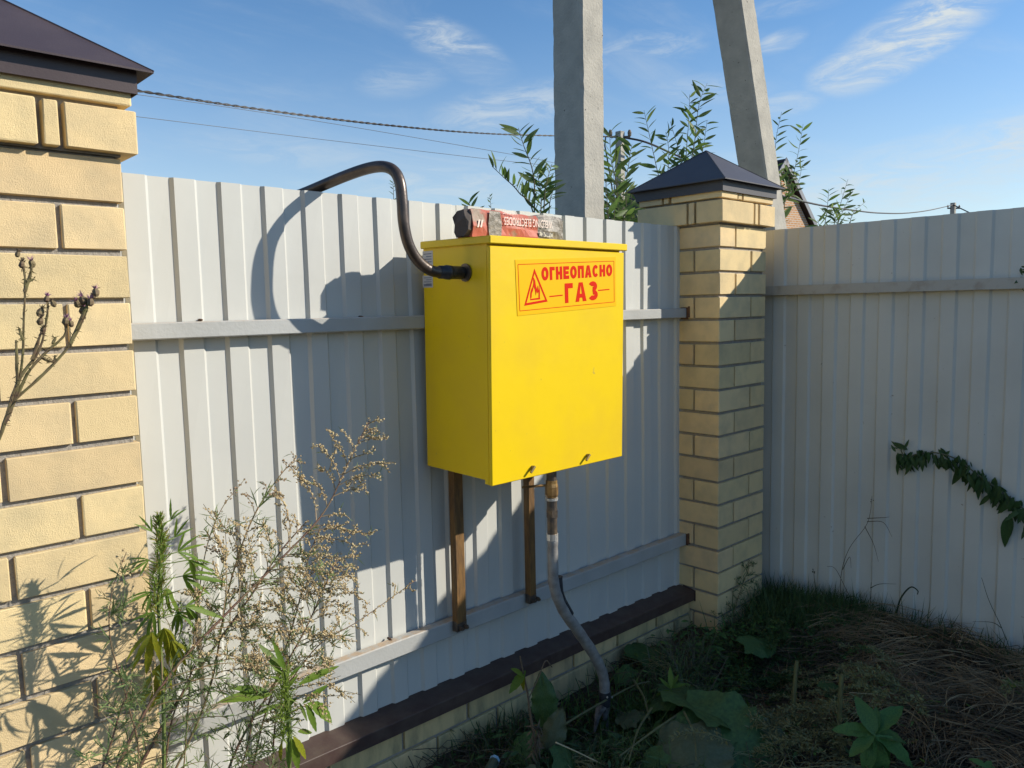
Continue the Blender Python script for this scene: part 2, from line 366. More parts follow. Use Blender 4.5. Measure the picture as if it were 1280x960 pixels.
def pillar(x0, base_z, label, capmat):
    e = empty('brick_pillar', (x0+.19, .19, base_z), label, 'pillar', 'yellow brick fence pillars')
    mo = MB(); mo.box(x0+.0105, x0+.3695, .0105, .3695, base_z-.05, .008); mo.box(x0+.0, x0+.38, 0, .38, .0, .175)
    mo.build('mortar', MOR, e)
    n = 19
    for i in range(n):
        zt = -.1*i-.006; zb = zt-BH
        if i % 2 == 0:   # header left, stretcher right on the front; stretcher first on the side
            q = [(0, .12, 0, .25), (.13, .38, 0, .12), (.26, .38, .13, .38), (0, .25, .26, .38)]
        else:
            q = [(0, .25, 0, .12), (.26, .38, 0, .25), (.13, .38, .26, .38), (0, .12, .13, .38)]
        for a, b_, c, d in q: put_brick(e, x0+a, x0+b_, c, d, zb, zt)
    o = .027; w = .38+2*o; c0x, c0y = x0-o, -o
    def course(z0, z1, off, quads):
        for a, b_, c, d in quads: put_brick(e, x0-off+a, x0-off+b_, -off+c, -off+d, z0, z1)
    w = .38+2*o
    course(.004, .092, o, [(0, .25, 0, .125), (.262, .288, 0, .112), (.300, w, 0, .25), (w-.112, w, .262, .288), (w-.125, w, .300, w), (.146, w-.137, w-.125, w), (0, .112, .137, .163), (0, .134, .175, w)])
    w2 = .38+2*(o-.006)
    course(.103, .185, o-.006, [(0, .120, 0, .25), (.132, .158, 0, .112), (.170, w2, 0, .125), (0, .112, .262, .288), (0, .25, .300, w2), (.262, .288, w2-.112, w2), (.300, w2, w2-.25, w2), (w2-.112, w2, .137, .16)])
    # metal cap: vertical band and a pyramid with a drip edge
    cx, cy = x0+.19, .19; hb = .19+o+.005; he = .248; zb0, zb1 = .127, .178; za = .345
    c = MB(); t = .0018
    for sx, sy in ((0, -1), (0, 1), (-1, 0), (1, 0)):
        if sx == 0: y = cy+sy*hb; c.box(cx-hb, cx+hb, min(y, y-sy*t), max(y, y-sy*t), zb0, zb1)
        else: x = cx+sx*hb; c.box(min(x, x-sx*t), max(x, x-sx*t), cy-hb+t, cy+hb-t, zb0, zb1)
    c.build('cap_band', capmat, e)
    c = MB(); z0 = .172
    A = [(cx-he, cy-he, z0), (cx+he, cy-he, z0), (cx+he, cy+he, z0), (cx-he, cy+he, z0)]
    Bv = [(x, y, z-.004) for x, y, z in A]; I = [(cx+sx*(hb-.001), cy+sy*(hb-.001), .178) for sx, sy in ((-1, -1), (1, -1), (1, 1), (-1, 1))]
    c.add(A+[(cx, cy, za)]+Bv+I, [(0, 1, 4), (1, 2, 4), (2, 3, 4), (3, 0, 4)] + [(k, 5+k, 5+(k+1) % 4, (k+1) % 4) for k in range(4)] + [(5+k, 9+k, 9+(k+1) % 4, 5+(k+1) % 4) for k in range(4)])
    c.build('cap_roof', capmat, e)
    h = MB()                                              # folded hip seams
    for k in range(4): h.tube([A[k], (cx, cy, za+.001)], .0022, 4)
    h.build('hip_seam', capmat, e)
    return e
LX = -2.3185
pr = pillar(0, -1.86, 'yellow brick pillar with graphite pyramid cap where the two grey fences meet', CAPG)
pl = pillar(LX-.38, -1.86, 'sunlit yellow brick pillar with brown cap at the left edge, plants at its foot', CAPM)

# ------------------------------------------------------------------ fence along the plinth
FY = .205
def profile(a, b, phase, pitch=.1176, rib=.050, sl=.0085):
    """breakpoints (pos, front?) of an 8 mm trapezoid profile; ribs start at phase + k*pitch"""
    k = math.floor((a-phase)/pitch)-1; pts = []
    while phase+k*pitch < b+pitch:
        s0 = phase+k*pitch
        pts += [(s0, 0), (s0+sl, 1), (s0+sl+rib, 1), (s0+2*sl+rib, 0)]; k += 1
    o = []
    def val(x):
        for (p0, h0), (p1, h1) in zip(pts, pts[1:]):
            if p0 <= x <= p1: return h0+(h1-h0)*(x-p0)/(p1-p0) if p1 > p0 else h0
        return 0
    o.append((a, val(a))); o += [p for p in pts if a < p[0] < b]; o.append((b, val(b))); return o
def sheet(name, parent, mat_, prof, base, depth, fn, z0, z1, th=.0008):
    """fn(pos, off, z) -> point; off grows towards the viewer's side"""
    b = MB(); n = len(prof); nz_ = 7; vs = []
    for side in (0, 1):
        for j in range(nz_+1):
            z = z0+(z1-z0)*j/nz_
            for i, (p, h) in enumerate(prof):
                w = .0012*math.sin(p*7+j*1.3)+.0008*math.sin(p*23+j*2.1)
                vs.append(fn(p, base+h*depth+w-(th if side else 0), z))
    st = n*(nz_+1)
    for j in range(nz_):
        for i in range(n-1):
            a = j*n+i; b.f.append((a, a+1, a+n+1, a+n)); b.f.append((st+a, st+a+n, st+a+n+1, st+a+1))
    for i in range(n-1):
        b.f.append((i, st+i, st+i+1, i+1)); a = nz_*n+i; b.f.append((a, a+1, st+a+1, st+a))
    for j in range(nz_):
        a = j*n; b.f.append((a, a+n, st+a+n, st+a)); a = j*n+n-1; b.f.append((a, st+a, st+a+n, a+n))
    b.v = [tuple(v) for v in vs]; b.m = [0]*len(b.f)
    return b.build(name, mat_, parent)
def silz(x): return -1.602+.016*max(0, -x)
fa = empty('metal_fence', (-1.16, FY, -1.6), 'light grey profiled metal fence between the two pillars, yellow cabinet hung on it', 'fence', 'grey profiled metal fences')
ph = -2.147
fnA = lambda p, o, z: (p, FY+.004-o, z)
for a, b_, lift in ((LX+.001, -1.205, 0), (-1.240, -.001, .0012)):
    sheet('panel', fa, FEN, profile(a, b_, ph), lift, .009, fnA, -1.640+.012*(-(a+b_)/2), .0025+(lift and .001))
def rail(parent, x0, x1, y0, y1, z0, z1, m):
    b = MB(); b.box(x0, x1, y0, y1, z0, z1, .003); return b.build('rail', m, parent)
rail(fa, LX+.002, -.0015, FY-.044, FY-.009, -.391, -.350, RAIL)
rail(fa, LX+.002, -.0015, FY-.044, FY-.009, -1.406, -1.353, RAIL)
for z in (-.372, -1.380):
    b = MB(); b.box(-.0012, .0014, FY-.052, FY-.012, z-.026, z+.026); b.box(-.004, .004, FY-.060, FY-.052, z-.018, z+.03); b.build('bracket', RUST, fa)
for (px, py) in ((486, 798), (560, 776), (612, 757), (700, 720), (790, 690), (250, 400), (450, 396)):
    p = at(px, py, FY-.01); b = MB(); b.tube([(p.x, FY-.004, p.z), (p.x, FY-.018, p.z)], .0035, 6); b.tube([(p.x, FY-.018, p.z), (p.x, FY-.026, p.z)], .0018, 5)
    b.build('screw', RUST, fa)

# plinth wall with bricks and metal sill
pw = empty('brick_plinth', (-1.16, .2, -1.8), 'low brick plinth under the grey fence with a dark brown metal sill', 'wall')
b = MB(); b.box(LX+.001, -.001, PL_Y+.011, .262, -1.95, -1.625); b.build('mortar', MOR, pw)
for row in range(3):
    zt = -1.621-.1*row; x = .0 + (.131 if row == 1 else 0) - .255
    xs_ = []
    x1 = -.003 if row != 1 else -.003
    cur = -.003
    first = .245 if row != 1 else .114
    while cur > LX+.05:
        ln = first if first else .250; first = None
        a = max(cur-ln, LX+.003); xs_.append((a, cur)); cur = a-.012
    for a, b_ in xs_:
        dz = .008*(-(a+b_)/2)
        put_brick(pw, a, b_, PL_Y, .258, zt-.088+dz, zt+dz-(.0 if row else .004), BRL)
b = MB()
v = []
for x in (LX+.002, -.002, ):
    s0 = silz(x); v += [(x, FY+.002, s0+.006), (x, .118, s0-.004), (x, .1165, s0-.006), (x, .1165, s0-.046), (x, .122, s0-.050), (x, .1185, s0-.044), (x, .1195, s0-.007), (x, FY+.002, s0+.004)]
b.add(v, [(i, i+8, i+9 if i < 7 else 8, i+1 if i < 7 else 0) for i in range(8)])
b.build('sill', SILL, pw, label='dark brown folded metal sill along the top of the plinth')
b = MB(); s0 = silz(0); b.box(-.004, .0, .112, .118, s0-.05, s0-.002); b.tube([(-.003, .115, s0-.004), (-.003, FY-.03, s0+.008)], .0035, 6); b.build('sill_end', SILL, pw)

# ------------------------------------------------------------------ right hand fence
BK = .03                                     # slight skew of this fence
def bx(y): return .500 + BK*(.05-y)
fb = empty('metal_fence', (.55, -1.2, -1.75), 'shaded grey beige metal fence on the right with a vine hanging on it', 'fence', 'grey profiled metal fences')
fnB = lambda p, o, z: (bx(-p)+.004-o, -p, z)  # p runs towards the viewer (-y)
edges_ = [(-.36, .762), (.758, 1.90), (1.897, 3.04), (3.037, 3.70)]
for k, (a, b_) in enumerate(edges_):
    sheet('panel', fb, FENB, profile(a, b_, .027-.0585, .1182, .050, .009), .0012*(k % 2), .009, fnB, (-1.745, -1.715, -1.70, -1.70)[k], .0+.001*(k % 2))
def slab(par, name, y0, y1, xo0, xo1, z0, z1, m):
    b = MB(); xa, xb = bx(y0), bx(y1)
    b.add([(xa-xo0, y0, z0), (xa-xo1, y0, z0), (xa-xo1, y0, z1), (xa-xo0, y0, z1), (xb-xo0, y1, z0), (xb-xo1, y1, z0), (xb-xo1, y1, z1), (xb-xo0, y1, z1)],
          [(0, 1, 2, 3), (7, 6, 5, 4), (0, 4, 5, 1), (1, 5, 6, 2), (2, 6, 7, 3), (3, 7, 4, 0)])
    return b.build(name, m, par)
slab(fb, 'rail', -3.69, .35, .011, .046, -.300, -.258, RAILB)
slab(fb, 'rail', -3.69, .35, .011, .046, -1.47, -1.43, RAILB).hide_render = False
slab(fb, 'base_board', -3.69, .36, -.010, .042, -1.86, -1.722, PLANK)
for y in (-3.4,):
    b = MB(); b.box(bx(y)+.012, bx(y)+.072, y-.03, y+.03, -1.9, -.02); b.build('post', RAILB, fb)
for o in [o for o in fb.children if o.name.startswith('rail')][1:]: bpy.data.objects.remove(o)   # the photograph shows one rail only

# ------------------------------------------------------------------ gas cabinet
X0, X1, Y0, Y1, Z0, Z1 = -1.4235, -.8315, -.150, .161, -.838, -.131
gb = empty('gas_cabinet', ((X0+X1)/2, 0, Z0), 'bright yellow steel gas cabinet with red flammable gas sign, mounted on the grey fence', 'cabinet')
b = MB(); t = .0
b.box(X0+.004, X1-.004, Y0+.016, Y1, Z0+.012, Z1-.004, .0015); b.build('body', YEL, gb)
b = MB(); b.box(X0, X1, Y0, Y0+.014, Z0, Z1-.026, .002); b.box(X0, X0+.0015, Y0+.014, Y0+.030, Z0+.002, Z1-.04); b.box(X1-.0015, X1, Y0+.014, Y0+.030, Z0+.002, Z1-.04)
b.box(X0+.002, X1-.002, Y0+.014, Y0+.026, Z0+.001, Z0+.0025)
b.build('door', YEL, gb)
b = MB(); b.box(X0-.006, X1+.008, Y0-.008, Y1+.002, Z1-.020, Z1+.002, .0025); b.build('lid', YEL, gb)
yf = Y0-.0012
sg = MB()
def wq(px, py): return at(px, py, Y0-.001)
# slightly rotated label film
c0 = Vector((-1.3275, 0, -.193)); c1 = Vector((-.876, 0, -.1715)); c2 = Vector((-.872, 0, -.330)); c3 = Vector((-1.3195, 0, -.353))
def SP(u, v, e=0):     # u 0..1 along, v 0..1 down the label
    a = c0.lerp(c1, u); bb = c3.lerp(c2, u); p = a.lerp(bb, v); return Vector((p.x, yf-e, p.z))
sg.add([SP(0, 0), SP(1, 0), SP(1, 1), SP(0, 1), SP(0, 0, -.001), SP(1, 0, -.001), SP(1, 1, -.001), SP(0, 1, -.001)], [(3, 2, 1, 0), (0, 1, 5, 4), (2, 3, 7, 6), (1, 2, 6, 5), (3, 0, 4, 7)])
sign = sg.build('sign', SIGN, gb, label='yellow sticker with red border, flame triangle and red lettering')
def line(mb, p, q, w, e=.0004):     # w in label-height units
    a, b_ = SP(*p, e), SP(*q, e); d = (b_-a).normalized(); n = Vector((-d.z, 0, d.x))*w*.5
    mb.add([a-n, b_-n, b_+n, a+n], [(0, 1, 2, 3)])
bd = MB(); m_u, m_v = .022, .085
cs = [(m_u, m_v), (1-m_u, m_v), (1-m_u, 1-m_v), (m_u, 1-m_v)]
for k in range(4): line(bd, cs[k], cs[(k+1) % 4], .0018, .0004+.0001*(k % 2))
bd.build('border', RED, sign)
asp = (c1-c0).length/(c3-c0).length
def poly(mb, pts, e=.0004):
    vs = [SP(u, v, e) for u, v in pts]; mb.add(vs, [tuple(range(len(vs)))])
tri = MB(); T = [(.168, .17), (.282, .79), (.063, .83)]; ctr = (sum(p[0] for p in T)/3, sum(p[1] for p in T)/3)
Ti = [(ctr[0]+(u-ctr[0])*.80, ctr[1]+(v_-ctr[1])*.80) for u, v_ in T]
tri.add([SP(*p, .0005) for p in T+Ti], [(0, 1, 4, 3), (1, 2, 5, 4), (2, 0, 3, 5)]); tri.build('warning_triangle', RED, sign)
fl = MB()
FLx = lambda x, y: (.120+x*.092, .715-y*.40)   # flame in its own 0..1 box
for pts in ([(0, 0), (.02, .22), (.12, .42), (.3, .55), (.38, .72), (.36, 1.0), (.56, .82), (.62, .55), (.50, .42), (.38, .56), (.30, .36), (.18, .26), (.14, .06)],
            [(.50, .42), (.62, .55), (.70, .42), (.78, .60), (.86, .30), (.70, .22), (.66, .38), (.56, .12)],
            [(.86, .30), (.93, .62), (1.0, .34), (.97, .02), (.84, .04), (.86, .18)],
            [(0, 0), (.02, -.06), (1.0, -.05), (.98, .03)]):
    poly(fl, [FLx(*p) for p in pts], .0006)
fl.build('flame', RED, sign)
def text_part(name, s, u0, v0, u1, v1, mtl, par, off=.010, frame=SP, flip=False, e=.0006):
    cu = bpy.data.curves.new(name, 'FONT'); cu.body = s; cu.size = 1; cu.offset = off; cu.resolution_u = 3
    ob = bpy.data.objects.new(name, cu); COL.objects.link(ob)
    dg = bpy.context.evaluated_depsgraph_get(); me = bpy.data.meshes.new_from_object(ob.evaluated_get(dg)); bpy.data.objects.remove(ob)
    xs = [v.co.x for v in me.vertices]; ys = [v.co.y for v in me.vertices]
    xa, xb, ya, yb = min(xs), max(xs), min(ys), max(ys); me.materials.clear(); me.materials.append(mtl)
    o0 = wloc(par)
    for v in me.vertices:
        a = (v.co.x-xa)/(xb-xa); c = (yb-v.co.y)/(yb-ya)
        if flip: a = 1-a; c = 1-c
        v.co = frame(u0+(u1-u0)*a, v0+(v1-v0)*c, e)-o0
    me.update(); return link(name, me, par)
GW = {'О': 1.0, 'Г': .72, 'Н': .92, 'Е': .84, 'П': .92, 'А': 1.02, 'С': .96, 'З': .86}
def glyph(mb, ch, X, h_w, t_):
    """bold block letter from strokes in its own box: X(x 0..1, y 0..1 up, layer) -> point; h_w = width/height"""
    t = t_; lay = [0]
    def bar(x0, y0, x1, y1): lay[0] += 1; k = lay[0]; mb.add([X(x0, y0, k), X(x1, y0, k), X(x1, y1, k), X(x0, y1, k)], [(0, 1, 2, 3)])
    tx = t/h_w
    def ring(a0, a1, cx, cy, rx, ry, n=18):
        lay[0] += 1; k = lay[0]; vs = []
        for i_ in range(n+1):
            a = math.radians(a0+(a1-a0)*i_/n); vs += [X(cx+rx*math.cos(a), cy+ry*math.sin(a), k), X(cx+(rx-tx)*math.cos(a), cy+(ry-t)*math.sin(a), k)]
        mb.add(vs, [(2*i_, 2*i_+2, 2*i_+3, 2*i_+1) for i_ in range(n)])
    if ch == 'О': ring(0, 360, .5, .5, .5, .51, 24)
    elif ch == 'С': ring(38, 322, .5, .5, .5, .51, 22)
    elif ch == 'З': ring(-95, 150, .46, .735, .48, .275, 14); ring(-152, 95, .48, .275, .52, .285, 14)
    elif ch == 'Г': bar(0, 0, tx, 1); bar(tx, 1-t, 1, 1)
    elif ch == 'Н': bar(0, 0, tx, 1); bar(1-tx, 0, 1, 1); bar(tx, .5-t*.45, 1-tx, .5+t*.45)
    elif ch == 'П': bar(0, 0, tx, 1); bar(1-tx, 0, 1, 1); bar(tx, 1-t, 1-tx, 1)
    elif ch == 'Е': bar(0, 0, tx, 1); bar(tx, 1-t, 1, 1); bar(tx, 0, 1, t); bar(tx, .5-t*.42, .92, .5+t*.42)
    elif ch == 'А':
        mb.add([X(0, 0, 1), X(tx*1.12, 0, 1), X(.5+tx*.06, 1, 1), X(.5-tx*.58, 1, 1)], [(0, 1, 2, 3)])
        mb.add([X(1-tx*1.12, 0, 2), X(1, 0, 2), X(.5+tx*.58, 1, 2), X(.5-tx*.06, 1, 2)], [(0, 1, 2, 3)])
        mb.add([X(.25, .20, 3), X(.75, .20, 3), X(.70, .20+t*.8, 3), X(.30, .20+t*.8, 3)], [(0, 1, 2, 3)])
def write(txt, u0, v0, u1, v1, v0r, v1r, t, gap, aspv):
    """letters between (u0, v0..v1) and (u1, v0r..v1r); each letter is its own part"""
    tw_ = sum(GW[c] for c in txt)+gap*(len(txt)-1); x = 0
    for c in txt:
        wl_ = GW[c]; xa, xb_ = x/tw_, (x+wl_)/tw_; x += wl_+gap; mb = MB()
        def X(px, py, k, xa=xa, xb_=xb_):
            f = xa+(xb_-xa)*px; top = v0+(v0r-v0)*f; bot = v1+(v1r-v1)*f
            return SP(u0+(u1-u0)*f, bot+(top-bot)*py, .0005+.00004*k)
        glyph(mb, c, X, (u1-u0)*(xb_-xa)*asp/(v1-v0), t); mb.build('letter', RED, sign)
write('ОГНЕОПАСНО', .232, .150, .958, .395, .148, .383, .27, .17, 1)
write('ГАЗ', .452, .475, .795, .850, .468, .838, .26, .22, 1)
for p_, q_ in (((.300, .700), (.430, .694)), ((.800, .655), (.925, .652))): ds = MB(); line(ds, p_, q_, .0036); ds.build('dash', RED, sign)
for px, py in ((663, 587), (732, 572)):
    p = at(px+3, py-1, Y0-.004); b = MB()
    b.tube([(p.x+.006, Y0+.001, p.z+.006), (p.x+.006, Y0-.010, p.z+.006)], .0050, 8); b.tube([(p.x+.008, Y0-.010, p.z+.009), (p.x-.010, Y0-.012, p.z-.007)], [.0045, .0040], 7); b.build('lock_pin', PINM, gb)
HOLE = Vector((X0+.004, -.043, -.228))
b = MB(); b.tube([HOLE+Vector((-.001, 0, 0)), HOLE+Vector((-.006, 0, 0))], .026, 16); b.build('pipe_collar', FIT, gb)
for (y0, y1, z1, z0, kind_) in ((.112, .163, -.158, -.205, 0), (.114, .165, -.232, -.268, 1)):
    b = MB(); xs0 = X0+.004
    b.add([(xs0-.0006, y0, z0), (xs0-.0006, y1, z0), (xs0-.0006, y1, z1), (xs0-.0006, y0, z1)], [(0, 3, 2, 1)]); s_ = b.build('sticker', WHT, gb)
    b = MB(); h = z1-z0
    for k in range(4):
        za = z1-h*(.16+.17*k); ye = y1-.006-.012*(k % 2)
        b.add([(xs0-.0010, y0+.006, za), (xs0-.0010, ye, za), (xs0-.0010, ye, za-h*.05), (xs0-.0010, y0+.006, za-h*.05)], [(0, 3, 2, 1)])
    if kind_:
        for k in range(12):
            ya = y0+.006+k*.0034; b.add([(xs0-.0012, ya, z0+h*.1), (xs0-.0012, ya+.0018, z0+h*.1), (xs0-.0012, ya+.0018, z0+h*.3), (xs0-.0012, ya, z0+h*.3)], [(0, 3, 2, 1)])
    b.build('print', PRB, s_)
gb.rotation_euler.x = rad(-1.0) if False else 0
gb.matrix_basis = Matrix.Translation(gb.location) @ Matrix.Translation((0, 0, .35)) @ Matrix.Rotation(rad(1.1), 4, 'X') @ Matrix.Translation((0, 0, -.35))

# timber supports between cabinet and lower rail
for k, (px0, px1, lab) in enumerate(((562, 580, 'left brown timber support under the yellow cabinet, its foot bolted to the lower rail'), (655, 669, 'right brown timber support under the cabinet, beside the grey riser pipe'))):
    xa = at(px0, 650, .158).x; xb = at(px1, 650, .132).x; e = empty('support_post', ((xa+xb)/2, .14, -1.385), lab, 'post', 'timber supports under the cabinet')
    b = MB(); b.box(xa, xb, .132, .160, -1.356, -.55, .002); b.build('timber', WOOD, e)
    b = MB()
    for dx in (.012, .032):
        b.tube([(xa+dx, .122, -1.372), (xa+dx, .165, -1.372)], .008, 6); b.tube([(xa+dx, .116, -1.372), (xa+dx, .122, -1.372)], .0045, 6)
    b.box(xa-.002, xb+.004, .134, .158, -1.386, -1.350, .003); b.build('bolt_clamp', FIT, e)

# brown steel pipe out of the cabinet side and over the fence
e = empty('gas_pipe', (-1.63, .0, -.2), 'bent dark brown steel gas pipe from the cabinet side over the fence', 'pipe')
path = smooth_path([(-1.43, -.043, -.229), (-1.50, -.043, -.229), (-1.545, -.043, -.224), (-1.588, -.044, -.198), (-1.618, -.045, -.155), (-1.631, -.045, -.100),
                    (-1.632, -.043, -.045), (-1.632, -.036, .005), (-1.636, -.018, .038), (-1.645, .018, .055), (-1.662, .07, .056), (-1.69, .15, .042), (-1.735, .27, .012), (-1.80, .42, -.03), (-1.83, .50, -.10), (-1.84, .52, -.25), (-1.84, .52, -1.8)], 7)
b = MB(); b.tube(path, .0155, 16); b.build('pipe', PIPE, e, smooth=True)
b = MB(); b.tube([(-1.432, -.043, -.229), (-1.515, -.043, -.2285)], [.0185, .018], 14, jit=.04); b.tube([(-1.475, -.043, -.229), (-1.490, -.043, -.229)], .0205, 14, jit=.05); b.build('tape_wrap', TAPE, e, smooth=True)

# riser pipe under the cabinet
yr = -.09
def rp(px, py): return at(px, py, yr)
e = empty('gas_riser', rp(755, 900), 'grey riser pipe with brass and steel couplings bending down from the cabinet to the soil', 'pipe')
xr = rp(690, 640).x
def rz(py): return rp(690, py).z
top = rz(592)
for za_, zb_, r_ in ((top+.08, rz(600), .0165), (rz(625), rz(638), .017), (rz(645), rz(668), .0165)):
    b = MB(); b.tube([(xr, yr, za_), (xr, yr, zb_)], r_, 14); b.build('steel_nipple', FIT, e)
b = MB(); b.tube([(xr, yr, rz(600)), (xr, yr, rz(604)), (xr, yr, rz(608)), (xr, yr, rz(618)), (xr, yr, rz(621))], [.0185, .0185, .021, .021, .018], 8)
b.tube([(xr, yr+.0, rz(606)), (xr-.10, yr+.03, rz(604))], .0045, 6); b.build('brass_valve', BRASS, e)
for za_, zb_, r_ in ((rz(622), rz(625), .0205), (rz(667), rz(675), .0188)):
    b = MB(); b.tube([(xr, yr, za_), (xr, yr, zb_)], r_, 14); b.build('clamp_ring', CHR, e)
b = MB(); b.tube([(xr, yr, rz(637)), (xr, yr, rz(646))], .0205, 6); b.build('hex_nut', FIT, e)
pp = [(691, 672), (691, 700), (693, 733), (704, 762), (722, 788), (742, 818), (754, 845), (756, 870)]
P = smooth_path([rp(*q) for q in pp], 5)
b = MB(); b.tube(P, [.0172+.0015*min(1, i/20)+.0008*math.sin(i*2.2) for i in range(len(P))], 14); b.build('pipe', GALV, e, smooth=True)
b = MB(); P2 = smooth_path([rp(697, 720)+Vector((0, -.006, 0)), rp(700, 744)+Vector((0, -.006, 0)), rp(712, 767)+Vector((0, -.006, 0))], 4); b.tube(P2, .0105, 8); b.build('tape_strip', TAPE, e)
q = rp(756, 866); b = MB(); b.tube([rp(756, 864), rp(756, 882)], [.022, .020], 12); b.build('clamp_collar', TAPE, e)
for k in (-1, 1): b = MB(); b.bead(rp(756+3*k, 869)+Vector((0, -.022, 0)), .004); b.build('clamp_screw', CHR, e)
b = MB(); w0 = rp(752, 882); b.tube([w0, rp(747, 895), rp(743, 915)], [.020, .012, .004], 7, jit=.1); b.tube([rp(757, 882), rp(757, 897), rp(752, 915)], [.018, .008, .003], 6, jit=.1)
b.tube([rp(756, 880), rp(758, 915), rp(760, 960)], [.012, .010, .010], 8); b.build('torn_wrap', mat('torn_wrap', (.23, .21, .19), .7, noise_sc=60, col2=(.08, .07, .06), bump=.6), e)

# packet of welding rods on the lid
pk = empty('electrode_packet', (-1.14, -.06, Z1+.004), 'torn red and grey packet of welding electrodes lying on top of the yellow cabinet', 'packet')
zb = Z1+.003; PY = -.075
def PK(x, y, z): return Vector((-1.415+x, PY+y, zb+z))
def pack_seg(x0, x1, m, name, n=8):
    b = MB(); rows = []
    for i in range(n+1):
        x = x0+(x1-x0)*i/n; hh = .078+.003*math.sin(x*23)+.002*math.sin(x*71); f = .003*math.sin(x*41+1); ring = [(0+f, .0), (-.002+f, .010), (-.003-f, .03), (-.001+f, hh-.012), (.006, hh-.001), (.02, hh+.001), (.06, hh), (.066, hh-.012), (.067, 0)]
        if name == 'grey_wrap' and i > n-3: k = (i-(n-2))*.4; ring = [(y, z*(1-.10*k)) for y, z in ring]
        rows.append([PK(x, y, z) for y, z in ring])
    m_ = len(rows[0]); vs = [p for r_ in rows for p in r_]
    fs = [(i*m_+j, i*m_+(j+1) % m_, (i+1)*m_+(j+1) % m_, (i+1)*m_+j) for i in range(n) for j in range(m_)]
    fs += [tuple(range(m_))[::-1], tuple(range(n*m_, (n+1)*m_))]
    fs = [f[::-1] for f in fs]
    b.add(vs, fs); return b.build(name, m, pk)
pack_seg(.0, .262, PKR, 'red_wrap', 14); pack_seg(.262, .375, PKG, 'grey_wrap', 8)
b = MB(); n_e = 12
ra_, rb_ = [], []
for k in range(n_e):
    a = 2*math.pi*k/n_e; cx_, cz_ = math.cos(a), math.sin(a); sq = 1/max(abs(cx_), abs(cz_))
    yy, zz_ = .033+.031*cx_*min(sq, 1.25), .039+.037*cz_*min(sq, 1.2)
    ra_.append(PK(.001, yy, zz_)); rb_.append(PK(-.016+R.uniform(-.006, .006), yy+R.uniform(-.004, .004), zz_+R.uniform(-.004, .003)))
b.add(ra_+rb_, [(k, (k+1) % n_e, n_e+(k+1) % n_e, n_e+k) for k in range(n_e)]+[tuple(range(n_e, 2*n_e))[::-1], tuple(range(n_e))])
b.build('torn_end', mat('torn_paper_dark', (.075, .062, .055), .9, noise_sc=80, col2=(.09, .07, .06), bump=.5), pk)
bb_ = MB()
for (xa, xb, za, zc) in ((.058, .105, .0, .076),):
    bb_.add([PK(xa, -.0062, za), PK(xb, -.0062, za), PK(xb+.004, -.0062, zc*.55), PK(xb-.003, -.0062, zc), PK(xa+.004, -.0062, zc), PK(xa-.002, -.0062, zc*.5)], [(5, 4, 3, 2, 1, 0)][::1])
bb_.build('torn_patch', PKG, pk)
FR = lambda u, v, e=0: PK(u*.375, -.0068-e, .078*(1-v))
text_part('lettering', 'WELDING ELECTRODES', .315, .20, .86, .50, PKT, pk, .006, FR, True, 0)
text_part('lettering', 'WELDING', .30, -.02, .46, .10, PKT, pk, .02, FR, True, 0)
b = MB()
for k in range(2):
    u = .045+k*.030; b.add([FR(u-.012, .66), FR(u+.004, .66), FR(u+.022, .38), FR(u+.006, .38)], [(0, 1, 2, 3)])
b.build('emblem', PKT, pk)
b = MB(); b.add([FR(.70, .66), FR(.86, .68), FR(.86, .86), FR(.70, .84)], [(0, 3, 2, 1)]); b.build('pale_patch', mat('packet_pale', (.5, .47, .38), .5, noise_sc=120, col2=(.1, .09, .08), nlo=.45, nhi=.5), pk)

# ------------------------------------------------------------------ concrete pole and its strut
def prism(mb, p0, p1, u, v, w0, d0, w1, d1, ch=.012):
    rings = []; m_ = 240
    for q_ in range(m_+1):
        f_ = q_/m_; p = Vector(p0).lerp(Vector(p1), f_); w = w0+(w1-w0)*f_; d = d0+(d1-d0)*f_; c0 = ch
        ch_ = [c0*(1+(R.random()**6)*.55+R.uniform(-.06, .06)) for _ in range(4)]
        a, b_, c, g = ch_; pts = [(a, 0), (w-b_, 0), (w, b_), (w, d-c), (w-c, d), (g, d), (0, d-g), (0, a)]
        rings.append([Vector(p)+u*x_+v*y_ for x_, y_ in pts])
    n = 8; mb.add([q for r_ in rings for q in r_], [(j*n+k, j*n+(k+1) % n, (j+1)*n+(k+1) % n, (j+1)*n+k) for j in range(m_) for k in range(n)]+[tuple(range(n))[::-1], tuple(range(m_*n, (m_+1)*n))])
UX, UY = Vector((1, 0, 0)), Vector((0, 1, 0))
b = MB(); cpx = at(728, 140, .8).x
prism(b, (cpx-.003, .8, -1.9), (cpx+.003, .8, 6.6), UX, UY, .176, .212, .165, .175)
o = b.build('concrete_pole', CONC, org=(cpx, .9, -1.85)); tag(o, 'upright grey square concrete pole standing right behind the yellow cabinet and fence', 'pole')
b = MB(); s1 = at(926, 0, .8); s2 = at(959, 225, .8); dr = (s1-s2)/(s1.z-s2.z)
lo = s2+dr*(-1.9-s2.z); hi = s2+dr*(6.0-s2.z)
prism(b, lo, hi, UX, UY, .188, .20, .165, .18, .010)
o = b.build('concrete_strut', CONC, org=lo); tag(o, 'leaning concrete strut rising behind the right brick pillar', 'pole')

